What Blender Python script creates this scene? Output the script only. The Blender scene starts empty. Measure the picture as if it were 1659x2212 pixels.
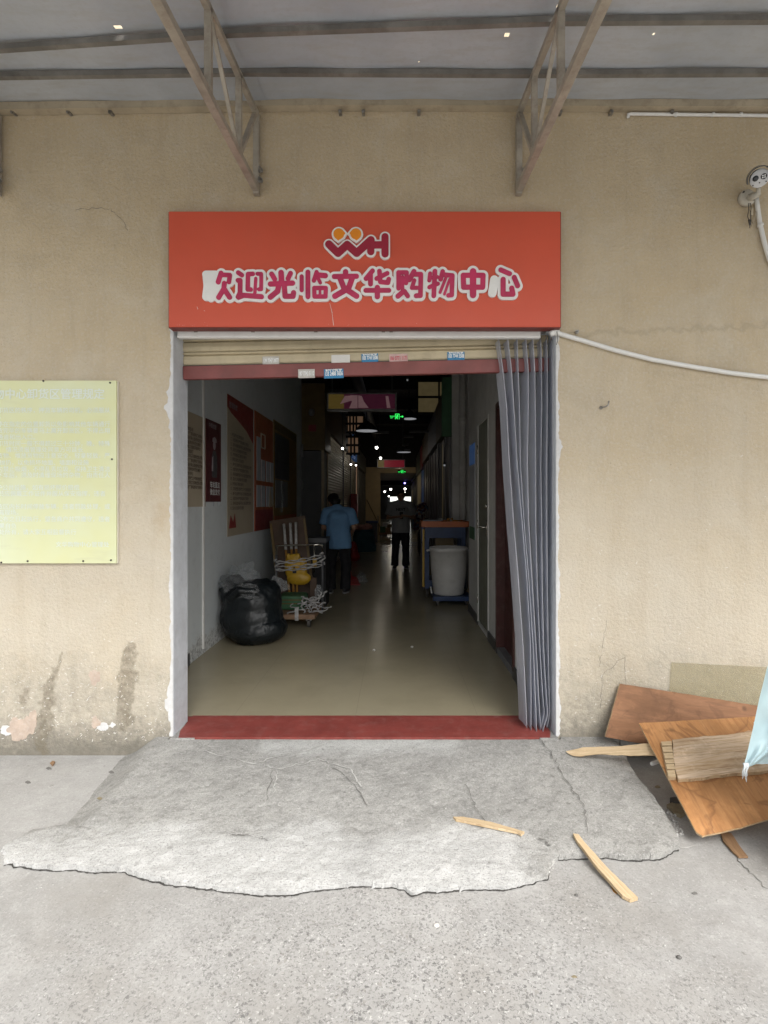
import bpy, bmesh, math, random
import numpy as np
from mathutils import Vector, Matrix, noise as mnoise

random.seed(7); np.random.seed(7)
S = bpy.context.scene
COL = S.collection
R = math.radians

# ------------------------------------------------------------------ camera, sky, sun, exposure
F, CU, CV, H, W0, H0 = 1090.0, 857.0, 1085.0, 1.4, 1659.0, 2212.0
cd = bpy.data.cameras.new('camera'); cam = bpy.data.objects.new('camera', cd); COL.objects.link(cam)
cam.location = (0, 0, H); cam.rotation_euler = (R(90), 0, 0)
cd.sensor_fit = 'HORIZONTAL'; cd.sensor_width = 36.0; cd.lens = F / W0 * 36.0
cd.shift_x = -(CU - W0 / 2) / W0; cd.shift_y = -(H0 / 2 - CV) / W0
cd.clip_start = 0.05; cd.clip_end = 400
S.camera = cam

SUN_EL, SUN_AZ = 47, 24          # azimuth measured from behind the camera towards its right hand
w = bpy.data.worlds.new('World'); S.world = w; w.use_nodes = True
nt = w.node_tree; nt.nodes.clear()
sky = nt.nodes.new('ShaderNodeTexSky'); sky.sky_type = 'NISHITA'; sky.sun_disc = False
sky.sun_elevation = R(SUN_EL); sky.sun_rotation = R(180 - SUN_AZ); sky.dust_density = 4; sky.air_density = 1.5
bw = nt.nodes.new('ShaderNodeRGBToBW'); mx = nt.nodes.new('ShaderNodeMix'); mx.data_type = 'RGBA'
mx.inputs[0].default_value = 0.82                      # thin cloud: most of the blue is gone
bg = nt.nodes.new('ShaderNodeBackground'); bg.inputs[1].default_value = 0.13
out = nt.nodes.new('ShaderNodeOutputWorld')
nt.links.new(sky.outputs[0], bw.inputs[0]); nt.links.new(sky.outputs[0], mx.inputs[6]); nt.links.new(bw.outputs[0], mx.inputs[7])
nt.links.new(mx.outputs[2], bg.inputs[0]); nt.links.new(bg.outputs[0], out.inputs[0])
sd = bpy.data.lights.new('sun', 'SUN'); sd.energy = 1.5; sd.angle = R(34); sd.color = (1, 0.97, 0.92)
sun = bpy.data.objects.new('sun', sd); COL.objects.link(sun)
sdir = Vector((math.sin(R(SUN_AZ)) * math.cos(R(SUN_EL)), -math.cos(R(SUN_AZ)) * math.cos(R(SUN_EL)), math.sin(R(SUN_EL))))
sun.rotation_euler = sdir.to_track_quat('Z', 'Y').to_euler(); sun.location = (4, -6, 9)
S.view_settings.view_transform = 'Standard'; S.view_settings.look = 'None'
S.view_settings.exposure = 1.1; S.view_settings.gamma = 1; S.view_settings.use_curve_mapping = False
S.render.engine = 'CYCLES'
S.cycles.use_denoising = True; S.cycles.denoiser = 'OPENIMAGEDENOISE'; S.cycles.denoising_prefilter = 'NONE'; S.cycles.max_bounces = 8; S.cycles.diffuse_bounces = 5; S.cycles.glossy_bounces = 4
S.cycles.transparent_max_bounces = 24; S.cycles.sample_clamp_indirect = 4

# ------------------------------------------------------------------ geometry helpers
YW, GZ = 3.02, -0.115            # front face of the facade, yard level (corridor floor is 0)

def P(u, v, Y): return Vector(((u - CU) * Y / F, Y, H + (CV - v) * Y / F))
def ray(u, v): return Vector(((u - CU) / F, 1.0, (CV - v) / F))
CAM = Vector((0, 0, H))
def onz(u, v, z=0.0):
    t = (z - H) / ((CV - v) / F); return Vector(((u - CU) * t / F, t, z))
def onx(u, v, x):
    t = x * F / (u - CU); return Vector((x, t, H + (CV - v) * t / F))
def onplane(u, v, p0, n):
    d = ray(u, v); t = (p0 - CAM).dot(n) / d.dot(n); return CAM + d * t

def tag(o, label=None, cat=None, group=None, kind=None):
    if label: o['label'] = label
    if cat: o['category'] = cat
    if group: o['group'] = group
    if kind: o['kind'] = kind
    return o
ORG = {}
def thing(name, loc, label, cat, group=None):
    o = bpy.data.objects.new(name, None); COL.objects.link(o); o.location = loc
    o.empty_display_size = 0.1
    ORG[o.name] = Vector(loc); return tag(o, label, cat, group)

def link(name, me, parent=None, mats=None):
    o = bpy.data.objects.new(name, me); COL.objects.link(o)
    for m in (mats or []): me.materials.append(m)
    if parent is not None:
        o.parent = parent; ORG[o.name] = ORG[parent.name]
    else: ORG[o.name] = Vector((0, 0, 0))
    return o

class MB:
    def __init__(s): s.v = []; s.f = []; s.m = []; s.cur = 0
    def add(s, vs, fs):
        b = len(s.v); s.v += [Vector(p) for p in vs]; s.f += [tuple(b + i for i in f) for f in fs]; s.m += [s.cur] * len(fs); return s
    def box(s, a, b, M=None):
        (x0, y0, z0), (x1, y1, z1) = a, b
        vs = [Vector(p) for p in ((x0,y0,z0),(x1,y0,z0),(x1,y1,z0),(x0,y1,z0),(x0,y0,z1),(x1,y0,z1),(x1,y1,z1),(x0,y1,z1))]
        if M is not None: vs = [M @ p for p in vs]
        return s.add(vs, [(0,3,2,1),(4,5,6,7),(0,1,5,4),(1,2,6,5),(2,3,7,6),(3,0,4,7)])
    def bar(s, a, b, wx, wy=None, up=(0, 0, 1)):
        a, b = Vector(a), Vector(b); wy = wy or wx; d = (b - a).normalized(); up = Vector(up)
        if abs(d.dot(up)) > 0.98: up = Vector((1, 0, 0))
        x = d.cross(up).normalized(); y = x.cross(d).normalized()
        vs = [p + x * sx * wx / 2 + y * sy * wy / 2 for p in (a, b) for sx, sy in ((-1,-1),(1,-1),(1,1),(-1,1))]
        return s.add(vs, [(0,3,2,1),(4,5,6,7),(0,1,5,4),(1,2,6,5),(2,3,7,6),(3,0,4,7)])
    def tube(s, pts, r, n=10, cap=True):
        pts = [Vector(p) for p in pts]; rs = r if isinstance(r, (list, tuple)) else [r] * len(pts)
        t0 = (pts[1] - pts[0]).normalized(); x = t0.orthogonal().normalized(); vs = []; fs = []
        for i, p in enumerate(pts):
            t = (pts[min(i+1, len(pts)-1)] - pts[max(i-1, 0)]).normalized()
            x = (x - t * x.dot(t)); x = x.normalized() if x.length > 1e-6 else t.orthogonal().normalized(); y = t.cross(x)
            for k in range(n):
                a = 2 * math.pi * k / n; vs.append(p + (x * math.cos(a) + y * math.sin(a)) * rs[i])
        for i in range(len(pts) - 1):
            for k in range(n):
                fs.append((i*n+k, i*n+(k+1)%n, (i+1)*n+(k+1)%n, (i+1)*n+k))
        if cap:
            fs.append(tuple(range(n-1, -1, -1))); fs.append(tuple((len(pts)-1)*n + k for k in range(n)))
        return s.add(vs, fs)
    def ell(s, c, r, nu=14, nv=9, M=None):
        c = Vector(c); vs = []; fs = []
        for j in range(nv + 1):
            th = math.pi * j / nv
            for k in range(nu):
                a = 2 * math.pi * k / nu
                p = Vector((r[0]*math.sin(th)*math.cos(a), r[1]*math.sin(th)*math.sin(a), r[2]*math.cos(th)))
                if M is not None: p = M @ p
                vs.append(c + p)
        for j in range(nv):
            for k in range(nu):
                fs.append((j*nu+k, (j+1)*nu+k, (j+1)*nu+(k+1)%nu, j*nu+(k+1)%nu))
        return s.add(vs, fs)
    def lathe(s, c, prof, n=32):
        c = Vector(c); vs = []; fs = []
        for r, z in prof:
            for k in range(n):
                a = 2*math.pi*k/n; vs.append(c + Vector((r*math.cos(a), r*math.sin(a), z)))
        for i in range(len(prof)-1):
            for k in range(n): fs.append((i*n+k, i*n+(k+1)%n, (i+1)*n+(k+1)%n, (i+1)*n+k))
        return s.add(vs, fs)
    def quad(s, *p): return s.add(p, [tuple(range(len(p)))])
    def build(s, name, mat, parent=None, smooth=False, bevel=0):
        off = ORG[parent.name] if parent is not None else Vector((0, 0, 0))
        me = bpy.data.meshes.new(name); me.from_pydata([tuple(p - off) for p in s.v], [], s.f)
        if bevel:
            bm = bmesh.new(); bm.from_mesh(me); bmesh.ops.remove_doubles(bm, verts=bm.verts, dist=1e-5)
            es = [e for e in bm.edges if len(e.link_faces) == 2 and e.calc_face_angle(0) > 0.6]
            bmesh.ops.bevel(bm, geom=es, offset=bevel, segments=2, profile=0.6, affect='EDGES', clamp_overlap=True)
            bm.to_mesh(me); bm.free()
        mats = mat if isinstance(mat, list) else [mat]
        o = link(name, me, parent, mats)
        if isinstance(mat, list) and not bevel: me.polygons.foreach_set('material_index', s.m)
        if smooth: me.polygons.foreach_set('use_smooth', [True] * len(me.polygons))
        me.update(); return o

def solid(mb, name, mat, parent, voxel=0.012, smooth=5, disp=0, dscale=6, dseed=0):
    """one continuous skin round overlapping shapes"""
    off = ORG[parent.name] if parent is not None else Vector((0,0,0))
    me = bpy.data.meshes.new('tmp'); me.from_pydata([tuple(p) for p in mb.v], [], mb.f)
    o = bpy.data.objects.new('tmp', me); COL.objects.link(o)
    m = o.modifiers.new('r', 'REMESH'); m.mode = 'VOXEL'; m.voxel_size = voxel
    if smooth: q = o.modifiers.new('s', 'SMOOTH'); q.iterations = smooth; q.factor = 0.5
    dg = bpy.context.evaluated_depsgraph_get(); nm = bpy.data.meshes.new_from_object(o.evaluated_get(dg))
    bpy.data.objects.remove(o); bpy.data.meshes.remove(me)
    for v in nm.vertices:
        p = v.co.copy()
        if disp:
            q = p * dscale + Vector((dseed, dseed*2, 0))
            p += v.normal * disp * (mnoise.noise(q) + 0.6 * (0.5 - abs(mnoise.noise(q * 2.3))) + 0.3 * mnoise.noise(q * 5))
        v.co = p - off
    nm.name = name; nm.materials.clear(); nm.materials.append(mat)
    nm.polygons.foreach_set('use_smooth', [True] * len(nm.polygons))
    return link(name, nm, parent)

# numpy value noise
def vnoise(x, y, seed=0):
    xi = np.floor(x).astype(int); yi = np.floor(y).astype(int); fx = x - xi; fy = y - yi
    def h(i, j):
        n = (i * 374761393 + j * 668265263 + seed * 982451653) & 0x7fffffff
        n = ((n ^ (n >> 13)) * 1274126177) & 0x7fffffff
        return ((n ^ (n >> 16)) & 0xffff) / 65535.0
    sx = fx*fx*(3-2*fx); sy = fy*fy*(3-2*fy)
    a = h(xi, yi)*(1-sx) + h(xi+1, yi)*sx; b = h(xi, yi+1)*(1-sx) + h(xi+1, yi+1)*sx
    return a*(1-sy) + b*sy
def fbm(x, y, seed=0, o=4):
    t = 0; a = 0.5; n = 0
    for k in range(o):
        t = t + a * vnoise(x * 2**k, y * 2**k, seed + k); n += a; a *= 0.5
    return t / n
def poly_sdf(px, py, poly):
    d = np.full(px.shape, 1e9); inside = np.zeros(px.shape, bool); n = len(poly)
    for i in range(n):
        ax, ay = poly[i]; bx, by = poly[(i+1) % n]; ex, ey = bx-ax, by-ay
        t = np.clip(((px-ax)*ex + (py-ay)*ey) / (ex*ex+ey*ey+1e-12), 0, 1)
        d = np.minimum(d, np.hypot(px-ax-ex*t, py-ay-ey*t))
        if abs(ey) > 1e-12:
            c = ((ay > py) != (by > py)) & (px < ex * (py-ay) / ey + ax); inside ^= c
    return np.where(inside, -d, d)
def cap_sdf(px, py, a, b):
    ex, ey = b[0]-a[0], b[1]-a[1]; t = np.clip(((px-a[0])*ex + (py-a[1])*ey) / (ex*ex+ey*ey+1e-12), 0, 1)
    return np.hypot(px-a[0]-ex*t, py-a[1]-ey*t)

def contour(field, xs, zs, Y, depth):
    """front face and rim of the region where field < 0, standing in the plane y = Y"""
    mb = MB(); key = {}
    def vid(k, x, z):
        if k not in key: key[k] = len(mb.v); mb.v.append(Vector((x, Y, z)))
        return key[k]
    nx, nz = len(xs), len(zs); ins = field < 0; rims = []
    cand = np.argwhere(ins[:-1,:-1] | ins[1:,:-1] | ins[:-1,1:] | ins[1:,1:])
    for i, j in cand:
        i = int(i); j = int(j); cs = [(i,j),(i+1,j),(i+1,j+1),(i,j+1)]; poly = []; cr = []
        for k in range(4):
            a, b = cs[k], cs[(k+1) % 4]; fa, fb = field[a], field[b]
            if fa < 0: poly.append(vid(a, xs[a[0]], zs[a[1]]))
            if (fa < 0) != (fb < 0):
                t = fa / (fa - fb); kk = (min(a, b), max(a, b))
                c = vid(kk, xs[a[0]] + (xs[b[0]]-xs[a[0]])*t, zs[a[1]] + (zs[b[1]]-zs[a[1]])*t); poly.append(c); cr.append((c, fa < 0))
        if len(poly) >= 3: mb.f.append(tuple(poly)); mb.m.append(0)
        if len(cr) == 2: rims.append((cr[0][0], cr[1][0]) if cr[0][1] else (cr[1][0], cr[0][0]))
    back = {}
    for a, b in rims:
        for q in (a, b):
            if q not in back: back[q] = len(mb.v); mb.v.append(mb.v[q] + Vector((0, depth, 0)))
        mb.f.append((a, back[a], back[b], b)); mb.m.append(0)
    return mb

def text_mesh(body, size, weight=0.0, align='LEFT', res=2, space=1.0):
    c = bpy.data.curves.new('t', 'FONT'); c.body = body; c.size = size; c.offset = weight; c.align_x = align
    c.resolution_u = res; c.space_character = space
    o = bpy.data.objects.new('t', c); COL.objects.link(o)
    dg = bpy.context.evaluated_depsgraph_get(); me = bpy.data.meshes.new_from_object(o.evaluated_get(dg))
    bpy.data.objects.remove(o); me.materials.clear(); return me
def lettering(body, size, M, mat, parent, weight=0.0, align='LEFT', name='lettering', res=2, space=1.0):
    me = text_mesh(body, size, weight, align, res, space); off = ORG[parent.name]
    me.transform(Matrix.Translation(-off) @ M); me.name = name
    return link(name, me, parent, [mat])
def facing(loc): return Matrix.Translation(loc) @ Matrix.Rotation(R(90), 4, 'X')     # text upright, read from the yard
def leftwall(loc): return Matrix.Translation(loc) @ Matrix.Rotation(R(90), 4, 'Z') @ Matrix.Rotation(R(90), 4, 'X')

# ------------------------------------------------------------------ materials
class NT:
    def __init__(s, name):
        s.mat = bpy.data.materials.new(name); s.mat.use_nodes = True; s.t = s.mat.node_tree; s.t.nodes.clear()
        s.out = s.t.nodes.new('ShaderNodeOutputMaterial'); s.b = s.t.nodes.new('ShaderNodeBsdfPrincipled')
        s.t.links.new(s.b.outputs[0], s.out.inputs[0]); s.tc = s.t.nodes.new('ShaderNodeTexCoord').outputs['Object']
    def set(s, k, v):
        i = s.b.inputs[k]
        if hasattr(v, 'is_linked'): s.t.links.new(v, i)
        elif isinstance(v, tuple): i.default_value = v if len(v) == 4 else (*v, 1)
        else: i.default_value = v
    def node(s, typ, ins=None, **kw):
        n = s.t.nodes.new(typ)
        for k, v in kw.items(): setattr(n, k, v)
        for k, v in (ins or {}).items():
            if hasattr(v, 'is_linked'): s.t.links.new(v, n.inputs[k])
            else: n.inputs[k].default_value = v
        return n
    def scale(s, v, vec=None): return s.node('ShaderNodeVectorMath', {0: vec or s.tc, 1: v}, operation='MULTIPLY').outputs[0]
    def noise(s, sc, det=5, rough=0.6, vec=None, dist=0):
        return s.node('ShaderNodeTexNoise', {'Vector': vec or s.tc, 'Scale': sc, 'Detail': det, 'Roughness': rough, 'Distortion': dist}).outputs[0]
    def voro(s, sc, vec=None, feature='F1', out='Distance', rnd=1.0):
        return s.node('ShaderNodeTexVoronoi', {'Vector': vec or s.tc, 'Scale': sc, 'Randomness': rnd}, feature=feature).outputs[out]
    def ramp(s, f, a, b, c=0.0, d=1.0):
        return s.node('ShaderNodeMapRange', {0: f, 1: a, 2: b, 3: c, 4: d}, clamp=True).outputs[0]
    def math(s, op, a, b=0.0, c=0.0): return s.node('ShaderNodeMath', {0: a, 1: b, 2: c}, operation=op).outputs[0]
    def mix(s, f, a, b):
        n = s.t.nodes.new('ShaderNodeMix'); n.data_type = 'RGBA'
        for i, v in ((0, f), (6, a), (7, b)):
            if hasattr(v, 'is_linked'): s.t.links.new(v, n.inputs[i])
            else: n.inputs[i].default_value = v if i == 0 else (*v[:3], 1)
        return n.outputs[2]
    def xyz(s, vec=None):
        return s.node('ShaderNodeSeparateXYZ', {0: vec or s.tc}).outputs
    def capsule(s, vec, a, b, r, soft):
        pa = s.node('ShaderNodeVectorMath', {0: vec, 1: a}, operation='SUBTRACT').outputs[0]
        ba = tuple(b[i]-a[i] for i in range(3)); l2 = sum(q*q for q in ba) + 1e-9
        dt = s.node('ShaderNodeVectorMath', {0: pa, 1: ba}, operation='DOT_PRODUCT').outputs['Value']
        t = s.ramp(dt, 0, l2); v2 = s.node('ShaderNodeVectorMath', {0: ba, 'Scale': t}, operation='SCALE').outputs[0]
        d = s.node('ShaderNodeVectorMath', {0: pa, 1: v2}, operation='DISTANCE').outputs['Value']
        return s.ramp(d, r - soft, r + soft, 1, 0)
    def bump(s, h, strength, dist=0.01, prev=None):
        ins = {'Height': h, 'Strength': strength, 'Distance': dist}
        if prev is not None: ins['Normal'] = prev
        return s.node('ShaderNodeBump', ins).outputs[0]

def pm(name, col, rough=0.6, metal=0.0, var=0.15, vs=5, dirt=0.0, dcol=(0.1, 0.09, 0.08), bump=0.0, bs=60, emit=None, es=0, spec=0.5, alpha=1.0, bdist=0.004):
    m = NT(name); n = m.noise(vs)
    lo = tuple(c * (1 - var) for c in col); hi = tuple(min(1, c * (1 + var)) for c in col)
    c = m.mix(m.ramp(n, 0.3, 0.7), lo, hi)
    if dirt: c = m.mix(m.math('MULTIPLY', m.ramp(m.noise(vs * 2.7, 6, 0.7), 0.5, 0.75), dirt), c, dcol)
    m.set('Base Color', c); m.set('Roughness', m.ramp(m.noise(vs * 3), 0.3, 0.7, rough * 0.85, min(1, rough * 1.15))); m.set('Metallic', metal)
    m.set('Specular IOR Level', spec)
    if bump: m.set('Normal', m.bump(m.noise(bs, 4), bump, bdist))
    if emit: m.set('Emission Color', emit); m.set('Emission Strength', es)
    if alpha < 1: m.set('Alpha', alpha)
    return m.mat

def wall_px(u, v): q = P(u, v, YW); return (q.x, YW, q.z)

def mat_facade():
    m = NT('stucco'); x, y, z = m.xyz()
    n1 = m.noise(0.9, 5); n2 = m.noise(7, 6, 0.65); n3 = m.noise(55, 4)
    c = m.mix(m.ramp(n1, 0.3, 0.7), (0.50, 0.402, 0.262), (0.58, 0.482, 0.335))
    c = m.mix(m.math('MULTIPLY', m.ramp(n2, 0.45, 0.75), 0.35), c, (0.40, 0.335, 0.245))
    # pale dust that has washed down and settled on the lower half
    dust = m.math('MULTIPLY', m.ramp(m.math('ADD', z, m.ramp(m.noise(1.6, 4), 0.2, 0.8, -0.9, 0.9)), 2.9, 0.2), 0.72)
    c = m.mix(dust, c, (0.56, 0.525, 0.46))
    drip = m.noise(1, 5, 0.65, m.scale((9, 1, 0.7)), 0.4)
    c = m.mix(m.math('MULTIPLY', m.ramp(drip, 0.5, 0.72), 0.30), c, (0.40, 0.33, 0.235))
    c = m.mix(m.math('MULTIPLY', m.ramp(m.noise(2.3, 6, 0.7, None, 0.8), 0.5, 0.66), 0.34), c, (0.60, 0.55, 0.455))
    c = m.mix(m.math('MULTIPLY', m.ramp(m.noise(1.3, 6, 0.75, None, 0.5), 0.54, 0.7), 0.30), c, (0.36, 0.30, 0.21))
    c = m.mix(m.math('MULTIPLY', m.ramp(n3, 0.5, 0.66), 0.3), c, (0.60, 0.56, 0.485))
    c = m.mix(m.math('MULTIPLY', m.ramp(m.noise(90, 4, 0.7), 0.55, 0.68), 0.3), c, (0.33, 0.28, 0.205))
    # scattered dark pits
    pit = m.ramp(m.voro(9), 0.0, 0.06, 1, 0); pit = m.math('MULTIPLY', pit, m.ramp(m.noise(3.2), 0.5, 0.6))
    c = m.mix(m.math('MULTIPLY', pit, 0.7), c, (0.13, 0.11, 0.085))
    # splash grime along the foot of the wall
    g = m.ramp(m.math('ADD', z, m.ramp(m.noise(5, 6, 0.7), 0.2, 0.8, -0.30, 0.30)), 0.55, 0.0)
    g = m.math('MULTIPLY', g, m.ramp(m.noise(24, 6, 0.78), 0.36, 0.62, 0.35, 1.0))
    c = m.mix(m.math('MULTIPLY', g, 0.85), c, (0.235, 0.22, 0.185))
    g2 = m.ramp(m.math('ADD', z, m.ramp(m.noise(9, 6, 0.7), 0.2, 0.8, -0.10, 0.10)), 0.10, -0.08)
    c = m.mix(m.math('MULTIPLY', g2, 0.7), c, (0.12, 0.112, 0.095))
    # water runs
    d = m.node('ShaderNodeVectorMath', {0: m.node('ShaderNodeTexNoise', {'Vector': m.tc, 'Scale': 14.0, 'Detail': 4.0}).outputs['Color'], 1: (0.5, 0.5, 0.5)}, operation='SUBTRACT').outputs[0]
    d = m.node('ShaderNodeVectorMath', {0: d, 1: (0.13, 0, 0.16)}, operation='MULTIPLY').outputs[0]
    vec = m.node('ShaderNodeVectorMath', {0: m.tc, 1: d}, operation='ADD').outputs[0]
    vec = m.node('ShaderNodeVectorMath', {0: vec, 1: (1, 0, 1)}, operation='MULTIPLY').outputs[0]
    run = None
    for a, b, r in (((132,1412),(118,1450),.010),((118,1450),(100,1520),.024),((102,1520),(88,1620),.040),((100,1490),(96,1560),.03),
                    ((280,1398),(276,1460),.036),((276,1450),(268,1560),.048),((60,1490),(50,1520),.012)):
        A = wall_px(*a); B = wall_px(*b); k = m.capsule(vec, (A[0],0,A[2]), (B[0],0,B[2]), r, 0.010)
        run = k if run is None else m.math('MAXIMUM', run, k)
    c = m.mix(m.math('MULTIPLY', run, m.ramp(m.noise(30, 6, 0.75), 0.36, 0.64, 0.28, 0.8)), c, (0.17, 0.145, 0.105))
    # faint rust stain by the doorway, old repaired plaster seam to the right
    for (a, b, r, s, k, col) in (((352,1100),(345,1130),.03,.03,.35,(0.42,0.3,0.17)), ((1230,722),(1660,702),.012,.012,.32,(0.3,0.25,0.18)),
                                 ((900,300),(1110,305),.05,.05,.12,(0.35,0.25,0.15))):
        A = wall_px(*a); B = wall_px(*b)
        c = m.mix(m.math('MULTIPLY', m.capsule(vec, (A[0],0,A[2]), (B[0],0,B[2]), r, s), k), c, col)
    m.set('Base Color', c); m.set('Roughness', 0.9); m.set('Specular IOR Level', 0.2)
    b = m.bump(m.noise(48, 3, 0.6), 0.6, 0.012); b = m.bump(m.noise(130, 3, 0.65), 0.5, 0.007, b); b = m.bump(m.noise(5, 3), 0.15, 0.03, b); m.set('Normal', b)
    return m.mat

def mat_yard():
    m = NT('yard_concrete'); x, y, z = m.xyz()
    c = m.mix(m.ramp(m.noise(0.8, 6), 0.3, 0.7), (0.30, 0.295, 0.285), (0.42, 0.415, 0.405))
    c = m.mix(m.math('MULTIPLY', m.ramp(m.noise(5, 7, 0.75), 0.45, 0.68), 0.5), c, (0.47, 0.465, 0.455))
    c = m.mix(m.math('MULTIPLY', m.ramp(m.noise(3.1, 7, 0.75, None, 0.6), 0.5, 0.64), 0.3), c, (0.24, 0.235, 0.225))
    c = m.mix(m.math('MULTIPLY', m.ramp(m.noise(120, 4, 0.75), 0.52, 0.64), 0.45), c, (0.21, 0.205, 0.20))
    c = m.mix(m.math('MULTIPLY', m.ramp(m.noise(75, 4, 0.75), 0.56, 0.66), 0.35), c, (0.56, 0.555, 0.545))
    c = m.mix(m.math('MULTIPLY', m.ramp(m.noise(1.7, 6, 0.65), 0.46, 0.68), 0.6), c, (0.265, 0.25, 0.228))
    c = m.mix(m.math('MULTIPLY', m.ramp(m.noise(1, 6, 0.7, m.scale((9, 30, 9))), 0.52, 0.7), 0.28), c, (0.25, 0.245, 0.235))
    # worn patch with the stones of the mix showing
    worn = m.ramp(m.math('ADD', m.node('ShaderNodeVectorMath', {0: m.scale((0.62, 1.0, 0)), 1: (0.02, 1.42, 0)}, operation='DISTANCE').outputs['Value'],
                         m.ramp(m.noise(2.6, 5, 0.65), 0.2, 0.8, -0.45, 0.45)), 0.25, 1.0, 1, 0)
    dis = m.node('ShaderNodeVectorMath', {0: m.node('ShaderNodeTexNoise', {'Vector': m.tc, 'Scale': 95.0, 'Detail': 3.0}).outputs['Color'], 1: (0.030, 0.024, 0)}, operation='MULTIPLY').outputs[0]
    vec = m.node('ShaderNodeVectorMath', {0: m.tc, 1: dis}, operation='ADD').outputs[0]
    for sc, hi, dens, col, k in ((78, 0.27, 0.50, (0.13, 0.128, 0.126), 0.75), (130, 0.33, 0.42, (0.165, 0.162, 0.158), 0.7), (105, 0.26, 0.72, (0.62, 0.61, 0.60), 0.55), (48, 0.18, 0.86, (0.15, 0.146, 0.14), 0.75), (60, 0.25, 0.8, (0.27, 0.255, 0.235), 0.6)):
        vn = m.node('ShaderNodeTexVoronoi', {'Vector': vec, 'Scale': sc, 'Randomness': 1.0})
        r = m.xyz(vn.outputs['Color'])[0]
        k1 = m.math('MULTIPLY', m.ramp(vn.outputs['Distance'], hi, hi + 0.1, 1, 0), m.math('GREATER_THAN', r, dens))
        c = m.mix(m.math('MULTIPLY', m.math('MULTIPLY', k1, worn), k), c, col)
    # few dark spots everywhere
    vn = m.node('ShaderNodeTexVoronoi', {'Vector': vec, 'Scale': 14.0}); r = m.xyz(vn.outputs['Color'])[1]
    k1 = m.math('MULTIPLY', m.ramp(vn.outputs['Distance'], 0.06, 0.10, 1, 0), m.math('GREATER_THAN', r, 0.65)); c = m.mix(m.math('MULTIPLY', k1, 0.6), c, (0.16, 0.15, 0.14))
    m.set('Base Color', c); m.set('Roughness', 0.85); m.set('Specular IOR Level', 0.25)
    b = m.bump(m.noise(130, 4, 0.7), 0.30, 0.004); b = m.bump(m.noise(12, 5), 0.25, 0.012, b); m.set('Normal', b)
    return m.mat

def mat_slab():
    m = NT('ramp_concrete'); x, y, z = m.xyz()
    lo, hi = (0.275, 0.271, 0.258), (0.375, 0.371, 0.356)
    c = m.mix(m.ramp(m.noise(1.6, 6, 0.6), 0.3, 0.7), lo, hi)
    c = m.mix(m.math('MULTIPLY', m.ramp(m.noise(11, 6, 0.75), 0.48, 0.7), 0.5), c, tuple(q * 0.62 for q in lo))
    st = m.noise(1, 6, 0.72, m.scale((5, 120, 20))); st2 = m.noise(1, 5, 0.7, m.scale((9, 70, 20)))
    bm_ = m.ramp(m.noise(2.6, 4, 0.6), 0.42, 0.62)
    c = m.mix(m.math('MULTIPLY', m.math('MULTIPLY', m.ramp(st, 0.53, 0.62), bm_), 0.45), c, (0.45, 0.445, 0.425))
    c = m.mix(m.math('MULTIPLY', m.math('MULTIPLY', m.ramp(st2, 0.55, 0.66), bm_), 0.4), c, tuple(q * 0.6 for q in lo))
    c = m.mix(m.math('MULTIPLY', m.ramp(m.noise(30, 7, 0.8), 0.52, 0.62), 0.55), c, tuple(q * 0.55 for q in lo))
    c = m.mix(m.math('MULTIPLY', m.ramp(m.noise(4.5, 7, 0.75, None, 0.7), 0.52, 0.62), 0.35), c, (0.43, 0.425, 0.405))
    # newer, paler cement smeared over the outer half
    new = m.ramp(m.math('ADD', y, m.ramp(m.noise(3.0, 6, 0.72), 0.2, 0.8, -0.16, 0.16)), 2.33, 2.22)
    new = m.math('MULTIPLY', new, m.ramp(m.math('ADD', x, m.ramp(m.noise(6, 5, 0.7), 0.2, 0.8, -0.1, 0.1)), 0.60, 0.50))
    pale = m.mix(m.ramp(m.noise(5, 7, 0.75), 0.32, 0.68), (0.37, 0.37, 0.363), (0.55, 0.55, 0.542))
    pale = m.mix(m.math('MULTIPLY', m.ramp(m.noise(1, 6, 0.75, m.scale((8, 34, 10))), 0.5, 0.66), 0.5), pale, (0.31, 0.305, 0.295))
    c = m.mix(m.math('MULTIPLY', new, 0.92), c, pale)
    # chalky smear by the sill and near the lip
    k = m.capsule(m.node('ShaderNodeVectorMath', {0: m.tc, 1: m.node('ShaderNodeVectorMath', {0: m.node('ShaderNodeTexNoise', {'Vector': m.tc, 'Scale': 6.0, 'Detail': 5.0}).outputs['Color'], 1: (0.3, 0.2, 0)}, operation='MULTIPLY').outputs[0]}, operation='ADD').outputs[0], (-0.55, 3.02, -0.02), (0.45, 3.06, 0.0), 0.07, 0.05)
    c = m.mix(m.math('MULTIPLY', k, 0.6), c, (0.50, 0.505, 0.495))
    c = m.mix(m.math('MULTIPLY', m.ramp(m.noise(150, 3, 0.75), 0.53, 0.63), 0.55), c, tuple(q * 0.5 for q in lo))
    c = m.mix(m.math('MULTIPLY', m.ramp(m.noise(95, 4, 0.75), 0.56, 0.66), 0.4), c, (0.6, 0.595, 0.58))
    vn = m.node('ShaderNodeTexVoronoi', {'Vector': m.tc, 'Scale': 11.0}); r = m.xyz(vn.outputs['Color'])[1]
    k1 = m.math('MULTIPLY', m.ramp(vn.outputs['Distance'], 0.07, 0.16, 1, 0), m.math('GREATER_THAN', r, 0.7)); c = m.mix(m.math('MULTIPLY', k1, 0.5), c, (0.15, 0.145, 0.135))
    m.set('Base Color', c); m.set('Roughness', 0.9); m.set('Specular IOR Level', 0.2)
    b = m.bump(m.noise(110, 5, 0.7), 0.5, 0.007); b = m.bump(st, 0.12, 0.004, b); b = m.bump(m.noise(12, 6, 0.7), 0.45, 0.02, b); m.set('Normal', b)
    return m.mat

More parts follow.
